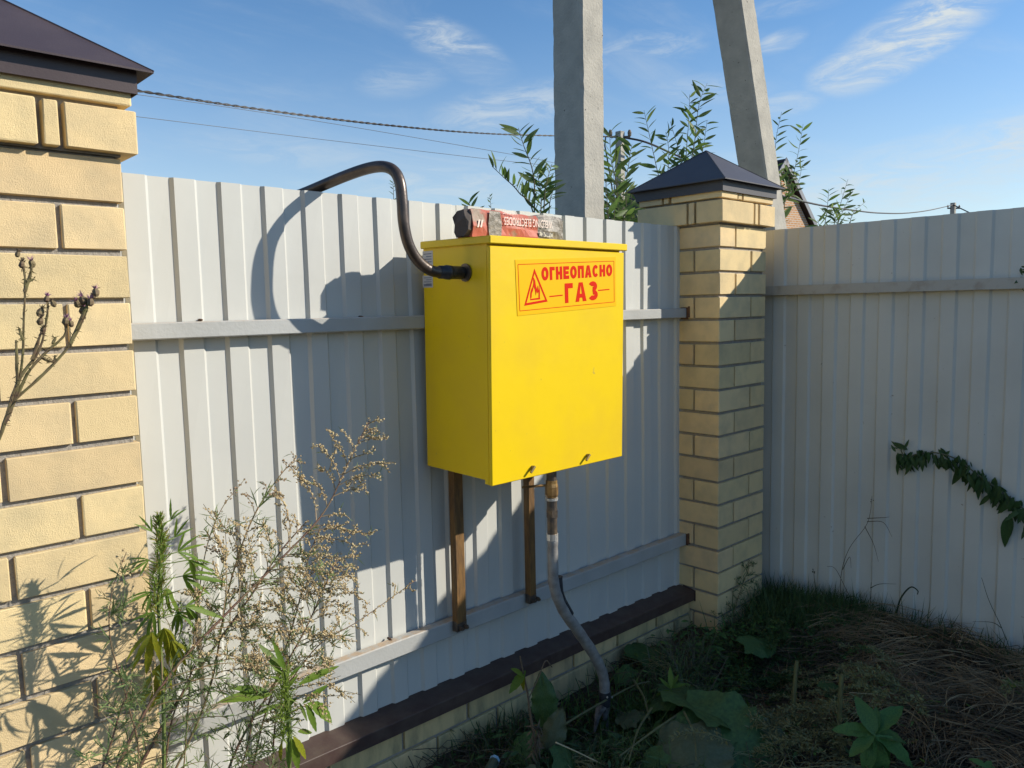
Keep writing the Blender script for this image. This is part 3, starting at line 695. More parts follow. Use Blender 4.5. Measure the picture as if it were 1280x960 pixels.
# ------------------------------------------------------------------ wires, far poles
def wire(name, pts, r, m, label, n=5):
    P = smooth_path(pts, 10); b = MB(); b.tube(P, r, n); o = b.build(name, m, org=P[0]); return tag(o, label, 'cable', 'overhead wires')
DP = 24
UP = atd(775, 171, DP)
P = smooth_path([atd(-400, 20, 9), atd(0, 86, 11), atd(170, 113, 12.5), atd(320, 136, 14.5), atd(480, 156, 17.5), atd(620, 167.5, 20.5), UP], 40)
e = empty('overhead_cable', P[0], 'thick twisted black cable crossing the blue sky from the left pillar to the pole', 'cable', 'overhead wires')
fine = [P[i].lerp(P[i+1], k/4) for i in range(len(P)-1) for k in range(4)]
for s_, m in ((0, CBL), (math.pi, TWI)):
    b = MB(); L2 = 0; pts = []
    for i, p in enumerate(fine):
        if i: L2 += (fine[i]-fine[i-1]).length
        d = (fine[min(i+1, len(fine)-1)]-fine[max(i-1, 0)]).normalized(); a = d.cross(Vector((0, 0, 1))).normalized(); c = a.cross(d)
        th = L2*2*math.pi/.42+s_; pts.append(p+(a*math.cos(th)+c*math.sin(th))*.011)
    b.tube(pts, .0125, 4); b.build('strand', m, e)
wire('overhead_cable', [atd(-300, 60, 26), atd(170, 118, 28), atd(400, 152, 32), atd(640, 193, 36), atd(690, 203, 37), atd(780, 222, 40)], .011, THN, 'upper thin pale wire just below the thick black cable')
wire('overhead_cable', [atd(-300, 90, 26), atd(165, 145, 28), atd(400, 174, 32), atd(640, 202, 36), atd(780, 216, 40)], .011, THN, 'lowest thin pale wire crossing the sky above the pipe bend')
e = empty('utility_pole', Vector((UP.x, UP.y, -1.8)), 'distant grey utility pole among willow leaves between concrete pole and brick pillar', 'pole', 'distant utility poles')
b = MB(); b.box(UP.x-.1, UP.x+.1, UP.y-.1, UP.y+.1, -1.8, UP.z+.15, .01); b.build('shaft', CONC, e)
b = MB()
for dx in (-.28, .28): b.tube([UP+RT*dx+Vector((0, 0, .02)), UP+RT*dx+Vector((0, 0, .12)), UP+RT*dx+Vector((0, 0, .2))], [.05, .06, .03], 8)
b.tube([UP-RT*.3, UP+RT*.3], .03, 6); b.tube([UP-RT*.42+Vector((0, 0, 0)), UP-RT*.45-Vector((0, 0, .25)), UP-RT*.35-Vector((0, 0, .8)), UP-RT*.1-Vector((0, 0, 2.4))], .022, 5); b.build('fittings', FIT, e)
wire('overhead_cable', [UP, atd(808, 178, 24), atd(850, 196, 26), atd(900, 215, 28)], .03, CBL, 'short dark cable leaving the near utility pole to the right')
UQ = atd(1191.5, 256, 48)
e = empty('utility_pole', Vector((UQ.x, UQ.y, -1.8)), 'tiny far utility pole with crossarm above the right hand fence', 'pole', 'distant utility poles')
b = MB(); b.box(UQ.x-.11, UQ.x+.11, UQ.y-.11, UQ.y+.11, -1.8, UQ.z+.1); b.build('shaft', CONC, e)
b = MB(); b.tube([UQ-RT*.3-Vector((0, 0, .18)), UQ+RT*.35-Vector((0, 0, .18))], .04, 5)
for dx in (-.28, .33): b.bead(UQ+RT*dx-Vector((0, 0, .08)), .06)
b.build('crossarm', FIT, e)
wire('overhead_cable', [atd(935, 232, 14), atd(985, 247, 18), atd(1028, 257, 22), atd(1075, 264, 28), atd(1100, 266.3, 31), atd(1130, 266.5, 36), atd(1160, 263, 41), UQ], .024, CBL, 'sagging dark cable over the right fence between willow tips and far pole')
wire('overhead_cable', [UQ, atd(1204, 262, 46), atd(1216, 268, 44), atd(1240, 281, 42), atd(1300, 300, 40)], .03, CBL, 'short dark cable dropping rightwards from the far pole behind the fence')

# ------------------------------------------------------------------ brick house far behind
HBR = bpy.data.materials.new('house_brick'); HBR.use_nodes = True; t = HBR.node_tree
bk = t.nodes.new('ShaderNodeTexBrick'); bk.inputs['Color1'].default_value = (.50, .24, .095, 1); bk.inputs['Color2'].default_value = (.58, .31, .14, 1); bk.inputs['Mortar'].default_value = (.55, .50, .42, 1)
bk.inputs['Scale'].default_value = 1; bk.inputs['Brick Width'].default_value = .30; bk.inputs['Row Height'].default_value = .12; bk.inputs['Mortar Size'].default_value = .018
tcx = t.nodes.new('ShaderNodeTexCoord'); mpx = t.nodes.new('ShaderNodeMapping'); mpx.inputs['Rotation'].default_value = (rad(90), 0, 0)
t.links.new(tcx.outputs['Object'], mpx.inputs[0]); t.links.new(mpx.outputs[0], bk.inputs['Vector']); t.links.new(bk.outputs['Color'], t.nodes['Principled BSDF'].inputs['Base Color']); t.nodes['Principled BSDF'].inputs['Roughness'].default_value = .9
HD = 45; apx = atd(983, 198, HD); hrot = math.atan2(-FW.x, FW.y)  # local +y away from the viewer
hz0 = -1.8; hh = apx.z-hz0
e = empty('brick_house', (apx.x, apx.y, hz0), 'far orange brick house with steep dark gable roof behind the fence corner', 'house')
e.rotation_euler.z = -rad(8)
def loc_build(mb, name, m, par, **k):
    ob = link(name, mb.mesh(name, m), par); return tag(ob, **k)
hw = 5.6; eave = hh-6.6; sl_ = (hh-eave)/hw
wt = hh-.55
b = MB(); wx = hw-.6
zw = hh-.5-sl_*wx
vs = [(-wx, .22, 0), (wx, .22, 0), (wx, .22, zw), (0, .22, hh-.5), (-wx, .22, zw)]; vs += [(x, 11, z) for x, y, z in vs]
b.add(vs, [(0, 1, 2, 3, 4), (9, 8, 7, 6, 5), (1, 6, 7, 2), (5, 0, 4, 9)]); wall = loc_build(b, 'wall', HBR, e)
HR = mat('house_roof_metal', (.045, .040, .045), .5); HF = mat('house_fascia', (.20, .21, .23), .5); HS = mat('house_soffit', (.05, .032, .026), .7)
for sgn in (-1, 1):
    b = MB(); n_ = Vector((sgn*sl_, 0, 1)).normalized(); A_ = Vector((0, 0, hh)); B_ = Vector((sgn*hw, 0, eave)); th_ = n_*(-.22)
    vs = [A_, B_, B_+Vector((0, 12, 0)), A_+Vector((0, 12, 0))]; vs += [v+th_ for v in vs]
    b.add(vs, [(0, 1, 2, 3), (7, 6, 5, 4), (0, 4, 5, 1), (1, 5, 6, 2), (2, 6, 7, 3)]); loc_build(b, 'roof', [HS], e)
    b = MB(); vs = [A_+Vector((0, -.03, .05)), B_+Vector((sgn*.05, -.03, .0)), B_+th_*.9+Vector((0, -.03, 0)), A_+th_*.9+Vector((0, -.03, 0))]; vs += [v+Vector((0, .05, 0)) for v in vs]
    b.add(vs, [(0, 1, 2, 3), (7, 6, 5, 4), (0, 4, 5, 1), (2, 6, 7, 3)]); loc_build(b, 'fascia', HF, e)
wx0, wz0 = -.35, hh-5.2
b = MB(); b.box(wx0, wx0+.45, .14, .24, wz0, wz0+1.9); wn = loc_build(b, 'window', mat('house_frame', (.05, .05, .05), .5), e)
b = MB(); b.box(.06+wx0, wx0+.40, .12, .14, wz0+.06, wz0+1.84); loc_build(b, 'pane', GLS, wn)

exec_plants = True
# ================================================================== PLANTS
def leaf_mesh(name, m, w=.17, seg=6, fold=.12, curl=.18, peak=.4, wave=0, serr=0):
    """leaf of length 1 along +Y, midrib fold, curling towards -Z"""
    b = MB(); vs = []
    for i in range(seg+1):
        t_ = i/seg; ww = w*.5*(math.sin(math.pi*min(1, t_/(2*peak)) if t_ < peak else math.pi*(.5+.5*(t_-peak)/(1-peak)))**.8 if 0 < t_ < 1 else .03)
        if serr and i % 2: ww *= 1+serr
        z = -curl*t_*t_; wv = wave*math.sin(i*1.9)
        vs += [(-ww, t_, z+fold*ww+wv), (0, t_, z), (ww, t_, z+fold*ww-wv)]
    b.add(vs, [f for i in range(seg) for f in ((3*i, 3*i+1, 3*i+4, 3*i+3), (3*i+1, 3*i+2, 3*i+5, 3*i+4))])
    return b.mesh(name, m, smooth=True)
def put_leaf(par, me, p, d, nrm, ln, name='leaf', wide=1):
    B3 = basis(d, nrm); Mx = (B3 @ Matrix.Diagonal((ln*wide, ln, ln))).to_4x4(); Mx.translation = Vector(p)-wloc(par)
    return link(name, me, par, Mx)
VIEW = lambda p: (CP-Vector(p)).normalized()

# ---- willow
wl = [leaf_mesh('willow_leaf', WIL, .23, 6, .25, c, .4) for c in (.05, .2, .4)]; wl2 = [leaf_mesh('willow_leaf', WIL2, .23, 6, .25, c, .4) for c in (.05, .25)]
def shoot(par, pts, Y, ln=.08, step=.022, r=.004, one_side=0, dens=1, st0=0.0, stemb=None):
    P = smooth_path([at(x, y, Y+dy) for x, y, dy in [(q + (0,) if len(q) == 2 else q) for q in pts]], 8)
    stemb.tube(P, [r*(1-.75*i/len(P)) for i in range(len(P))], 5)
    step *= .42; acc = 0; side = 1; tot_ = sum((P[i+1]-P[i]).length for i in range(len(P)-1)); run = 0
    for i in range(len(P)-1):
        d = P[i+1]-P[i]; l_ = d.length; acc += l_; run += l_
        if acc >= step and run > st0*tot_:
            acc = 0; side = -side; d.normalize(); t_ = run/tot_
            sdv = d.cross(VIEW(P[i])).normalized()*(one_side or side) + rv(.75)
            sdv = (sdv-d*sdv.dot(d)).normalized()
            k = .55+.7*R.random(); ld = (d*(.55+.5*R.random()) + sdv*k + Vector((0, 0, -.12))).normalized()
            me = R.choice(wl if R.random() < .6 else wl2)
            put_leaf(par, me, P[i], ld, Vector((0, 0, 1))*.5+rv(.8)+VIEW(P[i])*.4, ln*R.uniform(.9, 1.65)*(1-.25*t_))
def willow(loc, label, shoots, **kw):
    e = empty('willow_shrub', loc, label, 'willow', 'young willow growth behind the fences'); sb = MB()
    for s_ in shoots:
        pts, Y = s_[0], s_[1]; k2 = dict(kw); k2.update(s_[2] if len(s_) > 2 else {}); shoot(e, pts, Y, stemb=sb, **k2)
    sb.build('stem', TWIG, e)
    return e
G_ = lambda px, Y: Vector((at(px, 275, Y).x, Y, -1.79))
willow(G_(665, .65), 'willow shoots arching behind the packet, just left of the concrete pole',
       [([(664, 420), (668, 260), (666, 215), (655, 183), (648, 160)], .65), ([(672, 420), (668, 275), (648, 240), (630, 222), (615, 208)], .65, dict(one_side=1, ln=.075, step=.028)),
        ([(676, 420), (680, 262), (683, 230), (690, 205)], .62), ([(672, 400), (676, 270), (676, 240), (671, 215)], .68), ([(686, 400), (686, 270), (692, 235)], .7)], ln=.075)
willow(G_(590, .6), 'small dark willow tip peeping over the fence left of the packet', [([(592, 380), (590, 275), (586, 252)], .6, dict(step=.012, ln=.06, st0=.72))])
willow(G_(613, .9), 'faint feathery green shoot tip above the left part of the packet', [([(614, 350), (614, 270), (612, 243)], .9, dict(step=.010, ln=.022, st0=.6, r=.002))])
willow(G_(492, .9), 'thin pale sprig standing inside the bend of the gas pipe', [([(493, 340), (492, 250), (491, 226)], .9, dict(step=.010, ln=.022, st0=.6, r=.002))])
sh = []
for k in range(26):
    x = 757+R.random()*48; h = 300-R.uniform(40, 120)*(.6 if x > 785 else 1); x2 = x+R.uniform(-10, 12)
    sh.append(([(x, 420), ((x+x2)/2, 300), (x2, h)], R.uniform(.95, 1.5), dict(st0=.35, step=.020)))
sh += [([(776, 420), (772, 250), (764, 200), (762, 162)], 1.2, dict(st0=.4)), ([(781, 420), (783, 240), (786, 205), (790, 180)], 1.2, dict(st0=.4))]
willow(G_(778, 1.2), 'dense dark willow growth filling the gap between concrete pole and brick pillar', sh, ln=.10)
willow(G_(850, 1.25), 'tall leafy willow shoots rising behind the cap of the right brick pillar',
       [([(838, 420), (832, 260), (822, 215), (812, 170), (805, 138)], 1.2, dict(st0=.4)), ([(846, 420), (846, 250), (850, 200), (838, 152)], 1.25, dict(st0=.35)), ([(850, 420), (856, 250), (858, 190), (861, 150), (862, 118)], 1.3, dict(st0=.35, step=.016)),
        ([(862, 420), (862, 240), (868, 180), (874, 130), (884, 104)], 1.25, dict(st0=.3, step=.015, ln=.11)), ([(842, 420), (840, 250), (840, 200)], 1.35, dict(st0=.4)), ([(850, 400), (850, 240), (862, 205), (872, 160)], 1.4, dict(st0=.35)),
        ([(868, 400), (866, 230), (878, 190), (884, 150)], 1.3, dict(st0=.4, ln=.1)), ([(832, 400), (834, 240), (836, 190), (832, 165)], 1.4, dict(st0=.4)), ([(856, 400), (858, 230), (846, 190)], 1.2, dict(st0=.45)), ([(895, 400), (885, 235), (872, 205)], 1.35, dict(st0=.4, ln=.1))], ln=.09, step=.020)
willow(G_(978, 1.6), 'upright willow shoots between the concrete strut and the far gable',
       [([(980, 420), (972, 270), (969, 215), (970, 175), (977, 140)], 1.15, dict(st0=.35, step=.018)), ([(976, 420), (980, 262), (990, 225), (998, 190), (1004, 155)], 1.2, dict(st0=.3, ln=.10)), ([(984, 420), (976, 262), (984, 230), (992, 206)], 1.2, dict(st0=.4, ln=.1)),
        ([(990, 420), (978, 268), (975, 240), (980, 215)], 1.25, dict(st0=.4)), ([(978, 400), (976, 270), (996, 235), (1003, 205)], 1.15, dict(st0=.5))], ln=.09)
willow(G_(1050, 1.2), 'loose pale willow shoots over the right fence, right of the gable',
       [([(1030, 420), (1030, 300), (1034, 262), (1036, 236)], .75, dict(st0=.55)), ([(1036, 420), (1040, 300), (1050, 258), (1060, 224)], .75, dict(st0=.55)), ([(1044, 420), (1046, 298), (1052, 268), (1066, 238)], .7, dict(st0=.6)),
        ([(1060, 420), (1062, 298), (1066, 268), (1082, 252)], .7, dict(st0=.6, step=.03, ln=.05)), ([(1050, 420), (1050, 300), (1044, 275), (1038, 258)], .72, dict(st0=.6)), ([(1026, 420), (1026, 300), (1022, 275)], .7, dict(st0=.6))], ln=.075)

# ---- wormwood (many thin branches with buds above, feathery leaves below)
def wormwood(pts, Y0_, label, name='wormwood_plant', r=.004, n_br=26, br_len=.13, bud_from=.35, bud_step=.0036, leafy=.5, dY=0, mats=(WSTEM, WSTEM2, BUD, WLEAF), buds=1.0, bs=.0026, thin=1, droop=.02, right=0):
    k = len(pts); P = smooth_path([at(x, y, Y0_+dY*i/(k-1)) for i, (x, y) in enumerate(pts)], 10)
    base = P[0]; e = empty(name, base, label, 'weed', 'wormwood weeds by the fence')
    st, tw, bu, lf = MB(), MB(), MB(), MB(); n = len(P)
    st.tube(P, [r*(1-.7*i/n) for i in range(n)], 6)
    def dress(Q, t0, ln_):
        acc = 0; side = 1
        for i in range(len(Q)-1):
            acc += (Q[i+1]-Q[i]).length
            if acc > bud_step:
                acc = 0; side = -side; d = (Q[i+1]-Q[i]).normalized(); s_ = d.cross(rv()).normalized()
                if R.random() < buds: bu.bead(Q[i]+s_*R.uniform(.002, .0055), bs*R.uniform(.6, 1.25), d+rv(.8))
                if R.random() < .10: bu.bead(Q[i]+s_*.009, bs*.8, rv())
                if R.random() < leafy*.22: lf.blade(Q[i], d+s_*1.2, rv(), R.uniform(.012, .03)*thin, .0022, .3, 2)
    def leafcl(p, d, L_):
        for _ in range(R.randrange(3, 6)):
            dd = (d*.4+rv(1)+Vector((0, 0, .15))).normalized(); ln_ = L_*R.uniform(.5, 1.1); nn = rv()
            lf.blade(p, dd, nn, ln_, .0032*thin, R.uniform(.1, .6), 3)
            for q in (.35, .6):
                lf.blade(p+dd*ln_*q, dd+rv(.9), nn, ln_*.5, .0026*thin, .3, 2)
    for j in range(n_br):
        f = (j+R.random())/n_br; i = min(n-2, int((.10+.90*f)*(n-1))); p = P[i]; d = (P[i+1]-P[i]).normalized(); t_ = i/n
        s_ = d.cross(VIEW(p)).normalized()*(1 if (j % 2 or R.random() < right) else -1)+rv(.55); s_ = (s_-d*s_.dot(d)).normalized()
        L_ = br_len*(1.15-t_)*R.uniform(.55, 1.25) if t_ > .2 else br_len*.6*R.uniform(.5, 1)
        q1 = p+(d*.75+s_*.7).normalized()*L_*.5; q2 = q1+(d*.5+s_*.8+Vector((0, 0, -droop))).normalized()*L_*.5; q3 = q2 + (s_*.7+rv(.3)+Vector((0, 0, .1-droop*.6))).normalized()*L_*.25
        Q = smooth_path([p, q1, q2, q3], 7); tw.tube(Q, [r*.35*(1-.6*i_/len(Q)) for i_ in range(len(Q))], 4)
        fine_ = [Q[a].lerp(Q[a+1], c/3) for a in range(len(Q)-1) for c in range(3)]
        if t_ > bud_from:
            dress(fine_[len(fine_)//5:], t_, L_)
            for _ in range(6 if L_ > .06 else 2):            # secondary twigs
                a = R.randrange(len(Q)//4, len(Q)-2); dd = ((Q[a+1]-Q[a]).normalized()+rv(1.0)+Vector((0, 0, .2))).normalized(); ll = L_*R.uniform(.2, .45)
                Q2 = smooth_path([Q[a], Q[a]+dd*ll*.5, Q[a]+dd*ll+rv(.1)*ll], 5); tw.tube(Q2, r*.18, 3)
                dress([Q2[a_].lerp(Q2[a_+1], c/2) for a_ in range(len(Q2)-1) for c in range(2)], t_, ll)
        if t_ < bud_from+.3 and R.random() < leafy:
            for a in range(2, len(Q), 5): leafcl(Q[a], (Q[a]-Q[a-1]).normalized(), R.uniform(.022, .042))
    for i in range(2, n, 2):
        if i/n < .75 and R.random() < leafy: leafcl(P[i], (P[i]-P[i-1]).normalized(), R.uniform(.03, .06))
        if i/n > bud_from and R.random() < .6:
            for _ in range(2): bu.bead(P[i]+rv(.006), bs, rv())
    if n_br and bud_from < .9: dress([P[i].lerp(P[i+1], c/3) for i in range(int(n*.8), n-1) for c in range(3)], 1, .1)
    st.build('stem', mats[0], e, smooth=True); tw.build('twig', mats[1], e, kind='stuff')
    if bu.v: bu.build('flower_bud', mats[2], e, kind='stuff')
    if lf.v: lf.build('leaf', mats[3], e, kind='stuff')
    return e
worm = [
 (([(95, 1090), (160, 930), (215, 840), (285, 765), (350, 700), (405, 640), (437, 575), (462, 525)], -.22, 'largest wormwood, its long red stem leaning right to a tip over the cabinet shadow'), dict(n_br=46, br_len=.21, r=.0038, dY=.12, leafy=.5, right=.25, bud_from=.3)),
 (([(110, 1090), (190, 930), (250, 835), (310, 750), (350, 690), (385, 650)], -.16, 'second red stemmed wormwood running close beside the largest one'), dict(n_br=26, br_len=.15, r=.004, dY=.05)),
 (([(150, 1090), (230, 940), (265, 850), (285, 740), (315, 650), (352, 592), (374, 573)], -.10, 'slender wormwood whose brown spikes end left of the cabinet shadow edge'), dict(n_br=22, br_len=.10, r=.003, mats=(WSTEM2, WSTEM2, BUD2, WLEAF), buds=.8)),
 (([(220, 1090), (232, 930), (240, 820), (255, 700), (275, 640), (305, 600)], -.12, 'thin dry wormwood with sparse brown buds between hemp and tall wormwood'), dict(n_br=11, br_len=.06, r=.002, mats=(WSTEM2, WSTEM2, BUD2, WLEAF), buds=.5, leafy=.3)),
 (([(250, 1090), (290, 950), (340, 860), (380, 790), (405, 735), (420, 700)], -.06, 'bushy wormwood full of cream buds in front of the sunlit fence'), dict(n_br=36, br_len=.17, r=.0035, bud_from=.25, right=.3)),
 (([(300, 1090), (320, 940), (345, 850), (372, 760), (385, 700), (400, 660)], -.02, 'upright wormwood crossing the lower fence rail'), dict(n_br=26, br_len=.13, r=.003, bud_from=.35)),
 (([(330, 1090), (340, 960), (350, 880), (395, 810), (450, 775), (520, 725)], -.05, 'low wormwood branch reaching right across the sunlit fence'), dict(n_br=16, br_len=.09, r=.0025, bud_from=.4)),
 (([(130, 1090), (172, 960), (160, 880), (138, 800), (140, 740), (158, 690)], -.28, 'thin wormwood stem standing in front of the left brick pillar'), dict(n_br=9, br_len=.06, r=.0018, bud_from=.6, buds=.35, leafy=.25)),
 (([(200, 1090), (205, 980), (215, 900), (240, 840), (262, 790)], -.15, 'low leafy wormwood in front of the rail left of the big hemp leaves'), dict(n_br=13, br_len=.09, r=.0028, bud_from=.95, leafy=.7)),
 (([(270, 1090), (290, 1000), (310, 930), (318, 880), (330, 835)], -.12, 'low grey green wormwood bush at the bottom edge beside the hemp'), dict(n_br=15, br_len=.10, r=.0028, bud_from=.95, leafy=.8)),
 (([(60, 1090), (110, 1000), (135, 940), (150, 890), (165, 850)], -.30, 'dark feathery wormwood at the bottom left corner of the pillar'), dict(n_br=9, br_len=.07, r=.0025, bud_from=.95, leafy=.6)),
]
for a, k in worm: wormwood(*a, **k)
wormwood([(918, 830), (915, 780), (925, 740), (940, 700)], -.03, 'dark feathery weed against the foot of the right brick pillar', n_br=16, br_len=.12, r=.003, bud_from=.95, leafy=.9, mats=(WSTEM2, WSTEM2, BUD, GRD))

# ---- hemp plants
hl = [leaf_mesh('hemp_leaf', HEMP, .105, 10, .2, c, .45, serr=.22) for c in (.1, .35, .7)]; hly = [leaf_mesh('hemp_leaf', HEMPY, .14, 10, .2, c, .45, serr=.2) for c in (.2, .6)]
hb = [leaf_mesh('hemp_leaf', HEMP, .20, 12, .25, c, .42, serr=.16) for c in (.08, .25)]
def leaf_pp(par, px0, px1, Y, me, dY=0, wide=1, nup=None, name='leaf'):
    a = at(*px0, Y); b_ = at(*px1, Y+dY); d = b_-a
    n_ = nup or (VIEW(a)+Vector((0, 0, .8))+rv(.25))
    return put_leaf(par, me, a, d, n_, d.length, name, wide)
YH = -.17
h1 = empty('hemp_plant', at(203, 1090, YH), 'tall wild hemp with spiky green top right beside the left brick pillar', 'weed', 'wild hemp weeds')
st = MB(); P = smooth_path([at(x, y, YH) for x, y in [(203, 1090), (205, 940), (203, 850), (198, 760), (201, 690), (199, 645)]], 8); st.tube(P, [.0045*(1-.6*i/len(P)) for i in range(len(P))], 7); st.build('stem', mat('hemp_stem', (.13, .17, .04), .6), h1)
b = MB(); b2 = MB(); zq = at(200, 775, YH).z
for i, p in enumerate(P):
    if zq < p.z:
        t_ = (p.z-zq)/(P[-1].z-zq); env = 1.3-.95*t_
        for k in range(30):
            d = (Vector((0, 0, .9))+rv(1)).normalized(); (b if k % 3 else b2).blade(p+rv(.012)*env, d, rv(), R.uniform(.014, .05)*env, .0028, R.uniform(.1, .5), 3)
b2.build('flower_spike', leafm('hemp_bract', (.30, .30, .06), (.36, .28, .08), .4), h1, kind='stuff')
b.build('small_leaf', leafm('hemp_small_leaf', (.26, .38, .07), (.19, .29, .05), .5), h1, kind='stuff')
def fan(par, cx, cy, Y, ang, n, L_, ms, spread=26, droop=.3):
    for k in range(n):
        a_ = rad(ang+(k-(n-1)/2)*spread); l2 = L_*(1-.13*abs(k-(n-1)/2))*R.uniform(.85, 1.1)
        leaf_pp(par, (cx, cy), (cx+math.cos(a_)*l2, cy-math.sin(a_)*l2), Y, R.choice(ms), R.uniform(-.02, .02), 1, None, 'leaf')
pet = MB()
for (cx, cy, ang, n, L_, ms) in [(222, 690, 20, 5, 42, hl), (218, 672, 55, 3, 30, hl), (228, 720, -5, 5, 55, hl), (236, 700, -35, 4, 45, hl), (186, 700, 200, 4, 30, hl), (190, 740, 215, 4, 40, hl), (232, 758, -15, 5, 50, hl),
        (222, 765, -60, 5, 46, hl), (205, 785, -80, 5, 52, hly), (190, 790, 250, 4, 60, hly), (200, 830, -92, 4, 60, hly), (215, 800, -70, 4, 55, hly), (192, 765, 235, 4, 45, hl), (208, 735, -75, 4, 42, hl), (198, 850, 255, 3, 55, hly), (214, 650, 70, 3, 26, hl), (190, 665, 120, 3, 26, hl)]:
    yy = YH+R.uniform(-.03, .03); c = at(cx, cy, yy); pet.tube([at(201, cy+6, YH), c], .0012, 4); fan(h1, cx, cy, yy, ang, n, L_, ms)
pet.build('petiole', mat('hemp_petiole', (.14, .19, .04), .6), h1, kind='stuff')
Y2 = -.12
h2 = empty('hemp_plant', at(360, 1090, Y2), 'broad leaved hemp in front of the lower rail at the bottom left', 'weed', 'wild hemp weeds')
st = MB(); P = smooth_path([at(x, y, Y2) for x, y in [(362, 1090), (362, 960), (360, 880), (356, 838)]], 6); st.tube(P, .0045, 7); st.build('stem', bpy.data.materials['hemp_stem'], h2)
for p0, p1, ms, w in [((352, 845), (331, 804), hb, 1.1), ((356, 840), (342, 800), hb, .7), ((336, 864), (288, 858), hb, 1), ((340, 868), (280, 868), hb, 1.1), ((372, 857), (425, 829), hb, .8), ((378, 880), (412, 853), hb, .9), ((372, 872), (345, 892), hb, 1),
        ((384, 879), (429, 900), hb, 1.15), ((382, 880), (398, 916), hb, 1), ((374, 878), (385, 902), hb, .8), ((372, 915), (392, 914), hb, 1.3), ((366, 920), (388, 950), hly, 1.3), ((364, 922), (375, 965), hb, 1), ((362, 918), (360, 965), hb, .8), ((355, 850), (338, 845), hb, 1), ((362, 845), (378, 830), hb, .9), ((350, 880), (318, 892), hb, .9), ((360, 860), (372, 842), hb, 1), ((353, 925), (345, 960), hly, 1)]:
    leaf_pp(h2, p0, p1, Y2, R.choice(ms), R.uniform(-.02, .02), w)
b = MB()
for _ in range(420):
    t_ = R.random(); c = at(356+R.uniform(-3, 3), 838+t_*90, Y2); b.blade(c+rv(.006), rv()+Vector((0, 0, .6)), rv(), R.uniform(.01, .045), .0028, .3, 2)
b.build('flower_spike', bpy.data.materials['hemp_small_leaf'], h2, kind='stuff')

# ---- thistle
YT = -.30
th = empty('thistle_plant', at(-30, 700, YT), 'half withered thistle with small purple heads at the left edge before the pillar', 'thistle')
sb = MB(); sp = MB()
for pts in ([(-60, 900), (-20, 620), (2, 540), (18, 500), (27, 460), (30, 400), (31, 348), (27, 322)], [(2, 540), (22, 478), (48, 440), (58, 400), (60, 378)], [(6, 530), (34, 468), (58, 440), (80, 420), (84, 402)], [(18, 500), (60, 462), (88, 430), (104, 400), (110, 384)], [(88, 430), (112, 375), (119, 366)], [(31, 365), (38, 342), (40, 330)], [(40, 450), (50, 420), (55, 412)], [(28, 425), (24, 410)], [(32, 352), (42, 349)], [(22, 478), (20, 425)], [(52, 447), (66, 452), (69, 444)], [(66, 430), (70, 421)]):
    P = smooth_path([at(x, y, YT) for x, y in pts], 6); sb.tube(P, [.0028*(1-.5*i/len(P)) for i in range(len(P))], 6, jit=.25)
    for p in P:
        for _ in range(2): sp.blade(p, rv(), rv(), R.uniform(.004, .011), .002, .2, 2)
sb.build('stem', THS, th); sp.build('spine', THS, th, kind='stuff')
for (x, y, s_, fresh) in [(22, 318, .7, 0), (27, 331, .8, 0), (40, 330, .9, 1), (50, 391, 1, 0), (58, 374, .8, 1), (67, 380, .8, 0), (50, 402, .9, 0), (82, 402, 1, 1), (89, 405, .8, 1), (97, 380, 1, 1), (104, 376, 1.1, 1), (103, 388, 1, 1), (113, 378, 1, 1), (120, 366, 1, 1), (54, 413, .8, 0), (117, 370, .7, 1)]:
    c = at(x, y, YT+R.uniform(-.01, .01)); d = (Vector((0, 0, 1))+rv(.5)).normalized(); r_ = .0060*s_
    k = MB(); k.tube([c-d*r_*1.1, c-d*r_*.4, c+d*r_*.5, c+d*r_*1.2], [r_*.4, r_*.95, r_*.9, r_*.55], 7, jit=.15); hd = k.build('flower_head', THC, th)
    k = MB()
    for _ in range(22): k.blade(c+d*r_, d*1.1+rv(.85), rv(), r_*R.uniform(1.0, 2.0), .0014, .1, 2)
    k.build('floret', THP if fresh else DRYB, hd)

# ---- vine on the right fence
XV = .50
def av(x, y, off=.03): 
    p = atx(x, y, XV+.02); return atx(x, y, bx(p.y)-off)
vn = empty('hanging_vine', av(1290, 640), 'dark green vine drooping across the shaded right hand fence', 'vine')
vl = [leaf_mesh('vine_leaf', VINE, .34, 6, .3, c, .35) for c in (.15, .5)]
P = smooth_path([av(*q) for q in [(1340, 690), (1300, 655), (1270, 628), (1240, 606), (1218, 590), (1196, 574), (1170, 566), (1145, 568), (1132, 574), (1126, 562)]], 8)
b = MB(); b.tube(P, .0028, 6); b.build('stem', mat('vine_stem', (.10, .10, .05), .6), vn)
n = len(P)
for i in range(n-2):
    p = P[i]; t_ = i/n
    for _ in range(3 if t_ < .45 else 3):
        d = (Vector((R.uniform(-.35, .1), R.uniform(-.55, .55), -1.0)) + rv(.25)).normalized(); ln = R.uniform(.025, .085) if t_ < .5 else R.uniform(.025, .065)
        if i in (n-3, n-4): d = Vector((-.2, .8, .5))+rv(.5)
        put_leaf(vn, R.choice(vl), p+rv(.022), d, VIEW(p)+rv(.6), ln, 'leaf', R.uniform(.6, 1))
for (a_, c_) in [((1131, 562), (1117, 556)), ((1131, 560), (1136, 550)), ((1130, 569), (1120, 570)), ((1208, 577), (1190, 606)), ((1238, 618), (1224, 632)), ((1258, 646), (1256, 684)), ((1262, 642), (1262, 672)), ((1218, 590), (1220, 613)), ((1262, 625), (1275, 650))]:
    p0 = av(*a_); p1 = av(*c_); put_leaf(vn, vl[0], p0, p1-p0, VIEW(p0), (p1-p0).length*1.05, 'leaf', .8)
tip = empty('hanging_vine', av(1285, 340), 'leafy vine tip at the right edge beside the upper rail', 'vine')
